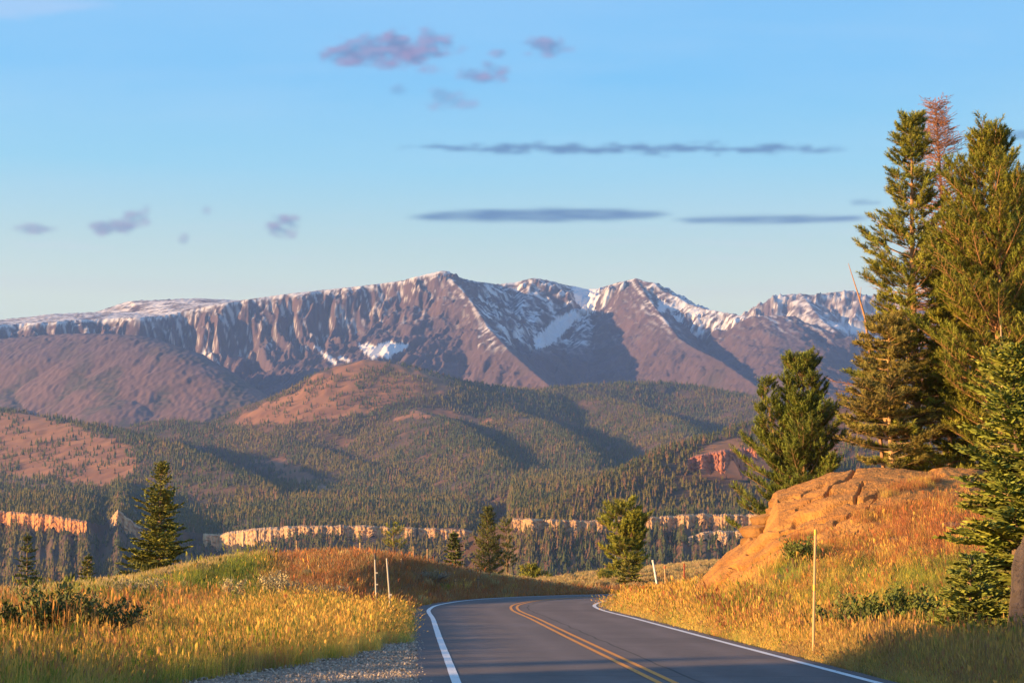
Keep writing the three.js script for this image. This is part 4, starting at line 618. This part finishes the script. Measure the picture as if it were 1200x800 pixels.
function sageGeo(seed, n, h, R) { const s = new Soup(), r = rngOf(seed); for (let i = 0; i < n; i++) { const a = r() * 6.28, v = r(), rr = R * Math.sqrt(r()), y = h * (.25 + .75 * (1 - (rr / R) ** 2) * (.55 + .45 * r())), x = Math.cos(a) * rr, z = Math.sin(a) * rr, d = [x * .5 / R + (r() - .5) * .7, .7 + r() * .5, z * .5 / R + (r() - .5) * .7], l = .06 + .07 * r(), w = .014 + .012 * r(), b = r() * 3.14, q = .65 + .6 * r(), k = [q, q * (.94 + .1 * r()), q * (.85 + .2 * r())]; s.tri([x - Math.cos(b) * w, y - .04, z - Math.sin(b) * w], [x + Math.cos(b) * w, y - .04, z + Math.sin(b) * w], [x + d[0] * l, y + d[1] * l, z + d[2] * l], k); s.tri([x - Math.sin(b) * w, y - .05, z + Math.cos(b) * w], [x + Math.sin(b) * w, y - .05, z - Math.cos(b) * w], [x + d[0] * l * .8, y + d[1] * l, z + d[2] * l * 1.2], k); } return s.geo(); }
const grassMat = new THREE.MeshPhysicalMaterial({ vertexColors: true, roughness: 1, transmission: .4, thickness: 0, side: THREE.DoubleSide });
const GOLD = [.68, .49, .10], GRN = [.25, .31, .020], RUST = [.44, .18, .055], BRN = [.40, .25, .10], SAGE = [.52, .42, .20], DGRN = [.10, .13, .016];
const bushSpots = [[323, 704], [142, 704], [172, 702], [274, 706], [378, 704], [508, 684], [40, 766], [104, 768], [1052, 752], [996, 757], [935, 668]].map(([px, py]) => groundHit(px, py));
{
  const kinds = { tall: [tuft(101, 46, .68, .24, .34, .0030, .12), 'tall golden grass along both road edges'], seed: [tuft(102, 36, .78, .24, .28, .0027, .4), 'tall grass with reddish seed heads beside the road'], mid: [tuft(103, 46, .44, .28, .6, .0036, .06), 'green and straw coloured grass on the slopes'], low: [tuft(104, 40, .26, .26, .5, .0042, .03), 'short rust brown grass on knoll and outcrop'], sage: [sageGeo(105, 170, .42, .34), 'pale low sagebrush scrub along the ridge'] }, list = {}; for (const k in kinds) list[k] = [];
  const r = rngOf(55), add = (k, x, y, z, s, sy, c) => list[k].push([x, y, z, s, sy, c, r() * 6.28]);
  const pick = (c, v = .25) => { const q = 1 - v + 2 * v * r(); return [c[0] * q * (.92 + .16 * r()), c[1] * q, c[2] * q * (.85 + .3 * r())]; };
  for (let D = 21; D < 172;) {
    const step = D < 32 ? .15 : clamp(D * .0048, .15, .62); const x0 = -.345 * D - 4, x1 = .335 * D + 4;
    for (let x = x0; x < x1; x += step) {
      const X = x + (r() - .5) * step * 1.3, DD = D + (r() - .5) * step * 1.3, [u] = roadUV(X, DD), pr = r(), p2 = r();
      if (u > -4.1 + .25 * noise(DD / 1.3, 2) && u < 3.85 + .15 * noise(DD / .9, 5)) continue;
      if (u < 0 && u > interp(gravelEdge, DD) + .35 * noise(DD / 1.1, 4) + (p2 < .06 ? -.6 : 0) && DD < 40) continue;
      const y = groundH(X, DD, u), z = zone(X, DD, y, u), { px, py, n, n2, big } = z, wide = clamp(step / .2, .85, 2.6);
      if (py < (u > 0 ? 545 : 600)) continue;
      if (bushSpots.some((q) => (q.x - X) ** 2 + (q.z + DD) ** 2 < .8 && DD > q.z * -1 - 2.2)) { if (p2 < .5) add('low', X, y, -DD, wide, .8, pick(GRN)); continue; }
      if (u < 0 && DD < 101) {
        const road = sm(-4.2, -5.2, u), strip = u > -9.5 + 2.5 * n && DD < 66 + 5 * n2;
        if (px < 330 && DD < 35 + 7 * n) { // foot of the slope: rank grass
          const c = pr < .46 ? GOLD : pr < .50 ? RUST : pr < .66 ? BRN : GRN; add(p2 < .3 ? 'seed' : p2 < .7 ? 'tall' : 'mid', X, y, -DD, wide, .42 + .4 * r() + .3 * n2, pick(c));
        } else if (strip) { const c = pr < .66 ? GOLD : pr < .86 ? [.44, .42, .08] : pr < .92 ? RUST : GRN; add(p2 < .3 ? 'seed' : p2 < .75 ? 'tall' : 'mid', X, y, -DD, wide, (.38 + .42 * r() + .3 * n2) * lerp(.55, 1, road), pick(c)); }
        else if (px > 305 + 35 * n2 && DD > 62 + (338 - px) * .2) { const c = pr < .62 ? RUST : pr < .95 ? BRN : GOLD; add(p2 < .85 ? 'low' : 'mid', X, y, -DD, wide, .8 + .5 * r(), pick(c)); if (p2 < .012) add('sage', X, y, -DD, 1, 1, pick(SAGE)); }
        else if (DD > 57 + .085 * px + 9 * n && px < 345) { if (p2 < .62) add('sage', X, y, -DD, .75 + .7 * r() * (1 + n), .8 + .6 * r(), pick(mix3(SAGE, GOLD, .35 * pr))); else add('mid', X, y, -DD, wide, .9, pick(mix3(GOLD, BRN, pr))); }
        else { const g = sm(-.3, .15, big + .35 * n + .12) * sm(728, 706, py), c = pr < .12 + g * .75 ? (n2 > .25 ? DGRN : GRN) : pr < .42 + .3 * g ? mix3(GOLD, RUST, .45) : pr < .68 ? RUST : pr < .84 ? BRN : GOLD; add(p2 < .7 ? 'mid' : p2 < .93 ? 'low' : 'seed', X, y, -DD, wide, .75 + .5 * r(), pick(c)); if (p2 > .985) add('sage', X, y, -DD, .8 + .5 * r(), 1, pick(SAGE)); }
      } else if (DD >= 101 || u < 0) {
        if (p2 < .5) add('sage', X, y, -DD, .9 + .6 * r(), .9 + .5 * r(), pick(mix3(SAGE, pr < .3 ? RUST : BRN, .45 * pr))); else add(p2 < .8 ? 'low' : 'mid', X, y, -DD, wide, .9, pick(pr < .4 ? RUST : pr < .7 ? BRN : GOLD));
      } else {
        const verge = u < 6.8 + 1.5 * n, top = sm(668, 640, py) * sm(.0, .25, n + .35), redP = sm(.0, .5, 1 - ((px - 875) / 55) ** 2 - ((py - 725) / 28) ** 2);
        if (verge) { const c = pr < .62 - .45 * redP ? GOLD : pr < .76 - .4 * redP ? GRN : pr < .84 ? RUST : BRN; add(p2 < .35 ? 'seed' : p2 < .75 ? 'tall' : 'mid', X, y, -DD, wide, ((DD < 40 ? .4 : .55) + .45 * r() + .25 * n2) * lerp(.4, 1, sm(3.8, 4.9, u)), pick(DD < 37 && pr > .2 ? mix3(c, BRN, .5) : c)); }
        else { const g = sm(-.12, .25, big + .5 * n + .02), c = pr < top * .7 ? RUST : pr < .36 + .46 * g ? mix3(GRN, n2 > .1 ? DGRN : GOLD, n2 > .1 ? .5 : .25) : pr < .82 ? GOLD : RUST; add(top > .5 && p2 < .6 ? 'low' : p2 < .78 ? 'mid' : p2 < .92 ? 'tall' : 'seed', X, y, -DD, wide, .5 + .45 * r(), pick(c)); }
      }
    }
    D += step * .95;
  }
  // tufts growing in the joints of the outcrop
  const patches = [[[1028, 580], [1045, 570], [1075, 563], [1098, 562], [1090, 570], [1060, 575], [1035, 584]], [[1000, 606], [1040, 596], [1080, 590], [1115, 584], [1112, 598], [1060, 604], [1010, 612]], [[930, 632], [960, 622], [958, 630], [936, 640]]];
  for (let i = 0; i < 9000; i++) { const u = r(), v = r(), p = rockPoint(u, v), [px, py] = pix(p.x, p.y, p.z); if (patches.some((q) => inPoly(q, px + 3 * noise(px / 6, py / 5), py))) add('low', p.x, p.y - .02, p.z, .8, .6 + .5 * r(), pick(r() < .6 ? RUST : r() < .5 ? GOLD : BRN)); }
  for (const k in kinds) {
    const l = list[k], im = new THREE.InstancedMesh(kinds[k][0], grassMat, l.length), M4 = new THREE.Matrix4(), Q = new THREE.Quaternion(), E = new THREE.Euler(), C = new THREE.Color();
    l.forEach(([x, y, z, s, sy, c, a], i) => { E.set((r() - .5) * .25, a, (r() - .5) * .25); M4.compose(new THREE.Vector3(x, y, z), Q.setFromEuler(E), new THREE.Vector3(s, sy, s)); im.setMatrixAt(i, M4); im.setColorAt(i, C.setRGB(c[0], c[1], c[2])); });
    im.name = k === 'sage' ? 'sagebrush_scrub' : numbered('grass'); im.castShadow = im.receiveShadow = true; tag(im, kinds[k][1], k === 'sage' ? 'scrub' : 'grass', null, 'stuff'); scene.add(im); console.log(k, l.length);
  }
}
// single bushes
function bush(name, seed, h, R, leaf, stem, nLeaf, size, label, category) {
  const r = rngOf(seed), st = new Soup(), lf = new Soup(), tips = [];
  for (let i = 0; i < 16; i++) { const a = r() * 6.28, o = R * (.25 + .7 * r()), e = [Math.cos(a) * o, h * (.55 + .45 * r()) * (1 - .35 * (o / R) ** 2), Math.sin(a) * o], m = [e[0] * .45, e[1] * .6, e[2] * .45]; st.tube([[e[0] * .1, -.1, e[2] * .1], m, e], [.018, .012, .005], 4, stem); for (let j = 0; j < 3; j++) { const f = [m[0] + (e[0] - m[0]) * r() + (r() - .5) * R * .5, m[1] + (e[1] - m[1]) * r() + (r() - .2) * h * .25, m[2] + (e[2] - m[2]) * r() + (r() - .5) * R * .5]; st.tube([m, f], [.008, .004], 3, stem); tips.push([m, f]); } tips.push([m, e]); }
  for (let i = 0; i < nLeaf; i++) { const [m, e] = tips[Math.floor(r() * tips.length)], t = .35 + .7 * r(), j = () => (r() - .5) * .16, p = [lerp(m[0], e[0], t) + j(), lerp(m[1], e[1], t) + j(), lerp(m[2], e[2], t) + j()], d = [(r() - .5), r() * .8, (r() - .5)], b = [(r() - .5), (r() - .5) * .4, (r() - .5)], l = size * (.7 + .6 * r()), q = .65 + .7 * r(), k = leaf.map((v) => v * q), w = l * .3; const e2 = [p[0] + d[0] * l * 1.6, p[1] + d[1] * l * 1.6, p[2] + d[2] * l * 1.6], mm = [(p[0] + e2[0]) / 2, (p[1] + e2[1]) / 2, (p[2] + e2[2]) / 2]; lf.tri(p, [mm[0] + b[0] * w * 2, mm[1] + b[1] * w * 2, mm[2] + b[2] * w * 2], e2, k); lf.tri(p, e2, [mm[0] - b[0] * w * 2, mm[1] - b[1] * w * 2, mm[2] - b[2] * w * 2], k); }
  const g = new THREE.Group(); g.name = numbered(name); put('stems', st.geo(), barkMat, g); put('foliage', lf.geo(), leafMat, g); scene.add(g); tag(g, label, category); return g;
}
const stand = (g, p, s = 1, turn = 0) => { g.position.copy(p); g.scale.setScalar(s); g.rotation.y = turn; return g; };
{
  const sageA = [.44, .37, .19], sStem = [.22, .16, .11];
  stand(bush('sagebrush', 201, .85, .75, sageA, sStem, 1500, .055, 'pale sagebrush alone on the green slope below the knoll', 'shrub'), groundHit(323, 704), 1.4);
  stand(bush('sagebrush', 202, .6, .55, [.36, .31, .17], sStem, 1100, .05, 'small round sagebrush on the green slope below the big fir', 'shrub'), groundHit(142, 704), 1.4);
  stand(bush('sagebrush', 203, .6, .9, [.30, .25, .15], sStem, 1300, .05, 'wide dull sagebrush where the dark terrace edge begins', 'shrub'), groundHit(172, 702), 1.4);
  stand(bush('sagebrush', 204, .7, .6, sageA, sStem, 1200, .05, 'upright pale sagebrush on the slope left of the knoll', 'shrub'), groundHit(274, 706), 1.4);
  stand(bush('sagebrush', 206, .5, 1.1, [.24, .21, .15], sStem, 1300, .05, 'low grey sagebrush in the hollow left of the twin poles', 'shrub'), groundHit(378, 704), 1.4);
  stand(bush('sagebrush', 207, .5, 1.0, [.28, .25, .18], sStem, 1300, .05, 'grey sagebrush on the shaded knoll slope right of the twin poles', 'shrub'), groundHit(508, 684), 1.4);
  stand(bush('leafy_shrub', 211, 1.15, 1.3, [.085, .105, .022], [.14, .09, .05], 3600, .075, 'dark green leafy shrub in the rank grass at the left', 'shrub'), groundHit(40, 766, 26, 60, 40), 1.35);
  stand(bush('leafy_shrub', 212, .95, 1.1, [.075, .09, .02], [.14, .09, .05], 3000, .075, 'darker leafy shrub right of the first one in the rank grass', 'shrub'), groundHit(104, 768, 26, 60, 39), 1.35);
  stand(bush('leafy_shrub', 214, 1.05, 1.15, [.105, .135, .022], [.14, .09, .05], 3600, .075, 'green leafy shrub at the foot of the right bank near the wooden pole', 'shrub'), groundHit(1052, 752, 26, 60, 37), 1.35);
  stand(bush('leafy_shrub', 215, .8, .8, [.10, .12, .022], [.14, .09, .05], 2200, .075, 'small leafy shrub between the wooden pole and the larger leafy shrub', 'shrub'), groundHit(996, 757, 26, 60, 36), 1.35);
  stand(bush('leafy_shrub', 216, .8, .8, [.10, .13, .022], [.14, .09, .05], 2200, .075, 'green leafy shrub on the grassy bank below the outcrop', 'shrub'), groundHit(935, 668, 40, 70, 52), 1.35);
}
console.log('plants', Math.round(performance.now()));

// ---------------------------------------------------------------- roadside poles and posts
function roundPole(pts, r0, r1, sides, m, name, parent) { const c = new THREE.CatmullRomCurve3(pts), g = new THREE.TubeGeometry(c, 10, 1, sides, false), q = g.attributes.position, n = g.attributes.normal; for (let i = 0; i < q.count; i++) { const t = Math.floor(i / (sides + 1)) / 10, k = lerp(r0, r1, t) - 1; q.setXYZ(i, q.getX(i) + n.getX(i) * k, q.getY(i) + n.getY(i) * k, q.getZ(i) + n.getZ(i) * k); } const cap = new THREE.CircleGeometry(r1, sides); const e = pts[pts.length - 1]; cap.rotateX(-Math.PI / 2); cap.translate(e.x, e.y, e.z); const a = g.toNonIndexed(), b = cap.toNonIndexed(); return put(name, mergeGeometries([a, b]), m, parent); }
const galv = mat(.42, .39, .34, .6, { metalness: .1 }), woodM = mat(.52, .33, .16, .85), dk = mat(.08, .07, .07, .8), whiteM = mat(.78, .77, .74, .5), greyWood = mat(.30, .20, .12, .95), redM = mat(.30, .07, .035, .8), yellowM = mat(.66, .44, .06, .6), redRef = mat(.6, .08, .03, .4);
function pole(px, topY, botY, botPx, o) {
  const b = o.D ? (() => { const p = at(botPx, botY, o.D); p.y = groundH(p.x, o.D); return p; })() : groundHit(botPx, botY, 26, 124), D = -b.z, t = at(px, topY, D), g = base(o.name, b.x, b.y, b.z), h = t.y - b.y, dx = t.x - b.x, v = (f) => new THREE.Vector3(dx * f, h * f, 0);
  roundPole([new THREE.Vector3(0, -.2, 0), v(.33), v(.66), v(1)], o.r, o.r * .9, 9, o.m, 'pole', g);
  for (const [f, len, m, n, k] of o.bands || []) roundPole([v(f), v(f + len / h / 2), v(f + len / h)], o.r * k, o.r * k, 9, m, n, g);
  for (const [f, side, w, hh, m, n] of o.plates || []) { const p = v(f), s = new THREE.BoxGeometry(w, hh, .015, 1, 1, 1); s.translate(p.x + side, p.y, o.r + .012); put(n, s, m, g); }
  tag(g, o.label, o.cat); return g;
}
pole(439, 648, 716, 441, { name: 'snow_pole', r: .032, m: galv, bands: [[.89, .24, dk, 'sleeve', 1.25]], plates: [[.66, .05, .09, .05, galv, 'bracket'], [.46, .05, .09, .05, galv, 'bracket']], label: 'grey snow pole with dark top in the golden grass', cat: 'pole' });
pole(453, 654, 721, 458, { name: 'snow_pole', r: .032, m: galv, plates: [[.36, .05, .08, .07, galv, 'bracket']], label: 'plain grey snow pole right of the dark topped one', cat: 'pole' });
pole(956, 620, 771, 953, { name: 'snow_pole', r: .03, m: woodM, bands: [[.955, .10, yellowM, 'band', 1.08], [.52, .12, yellowM, 'band', 1.06]], label: 'tall thin wooden snow pole on the right verge', cat: 'pole' });
pole(765, 656, 700, 773, { name: 'snow_pole', D: 84, r: .05, m: whiteM, bands: [[.93, .14, mat(.66, .6, .5, .7), 'sleeve', 1.15]], label: 'leaning white snow pole inside the road bend', cat: 'pole' });
pole(779, 662, 698, 781, { name: 'snow_pole', D: 85, r: .035, m: woodM, bands: [[.90, .12, redRef, 'band', 1.2]], label: 'thin brown snow pole right of the leaning white one', cat: 'pole' });
pole(776, 683, 700, 776, { name: 'delineator', D: 84.5, r: .045, m: greyWood, plates: [[.82, 0, .16, .14, whiteM, 'reflector']], label: 'short delineator between the white and brown snow poles', cat: 'delineator' });
pole(783, 687, 702, 784, { name: 'delineator', D: 83.5, r: .045, m: greyWood, plates: [[.82, 0, .14, .2, whiteM, 'reflector']], label: 'short delineator right of the thin brown snow pole', cat: 'delineator' });
pole(802, 660, 684, 802, { name: 'fence_post', D: 92, r: .05, m: redM, plates: [[.92, 0, .13, .05, redM, 'clip'], [.6, 0, .12, .05, redM, 'clip']], label: 'red steel fence post by the left end of the outcrop', cat: 'post' });
{
  const posts = [[348, 633, 645], [422, 636, 645], [430, 646, 657], [485, 640, 651], [501, 643, 655], [373, 662, 671], [471, 654, 668], [551, 667, 679], [560, 675, 693], [534, 678, 692], [74, 671, 694], [69, 683, 698]];
  const where = ['left end of the knoll crest', 'top of the knoll crest', 'knoll side just below its top', 'knoll crest right of the small pine', 'knoll crest before the short dense fir', 'lit face of the knoll', 'shaded slope under the small pine', 'shaded slope below the short dense fir', 'foot of the knoll by the far road edge', 'foot of the knoll left of the last post', 'sagebrush ridge between the two left firs', 'sagebrush below the tiny young fir'];
  posts.forEach(([px, t, b], i) => { const g = pole(px + (i % 3 - 1) * .6, t, b, px, { name: 'fence_post', D: b < 656 ? 92 : undefined, r: .055, m: i % 4 === 1 ? woodM : greyWood, plates: [[.8, 0, .13, .03, dk, 'wire_staple']], label: 'weathered wooden fence post on the ' + where[i], cat: 'post' }); g.userData.group = 'old fence posts on the left hillside'; });
}
console.log('done', Math.round(performance.now()));
renderer.render(scene, camera);
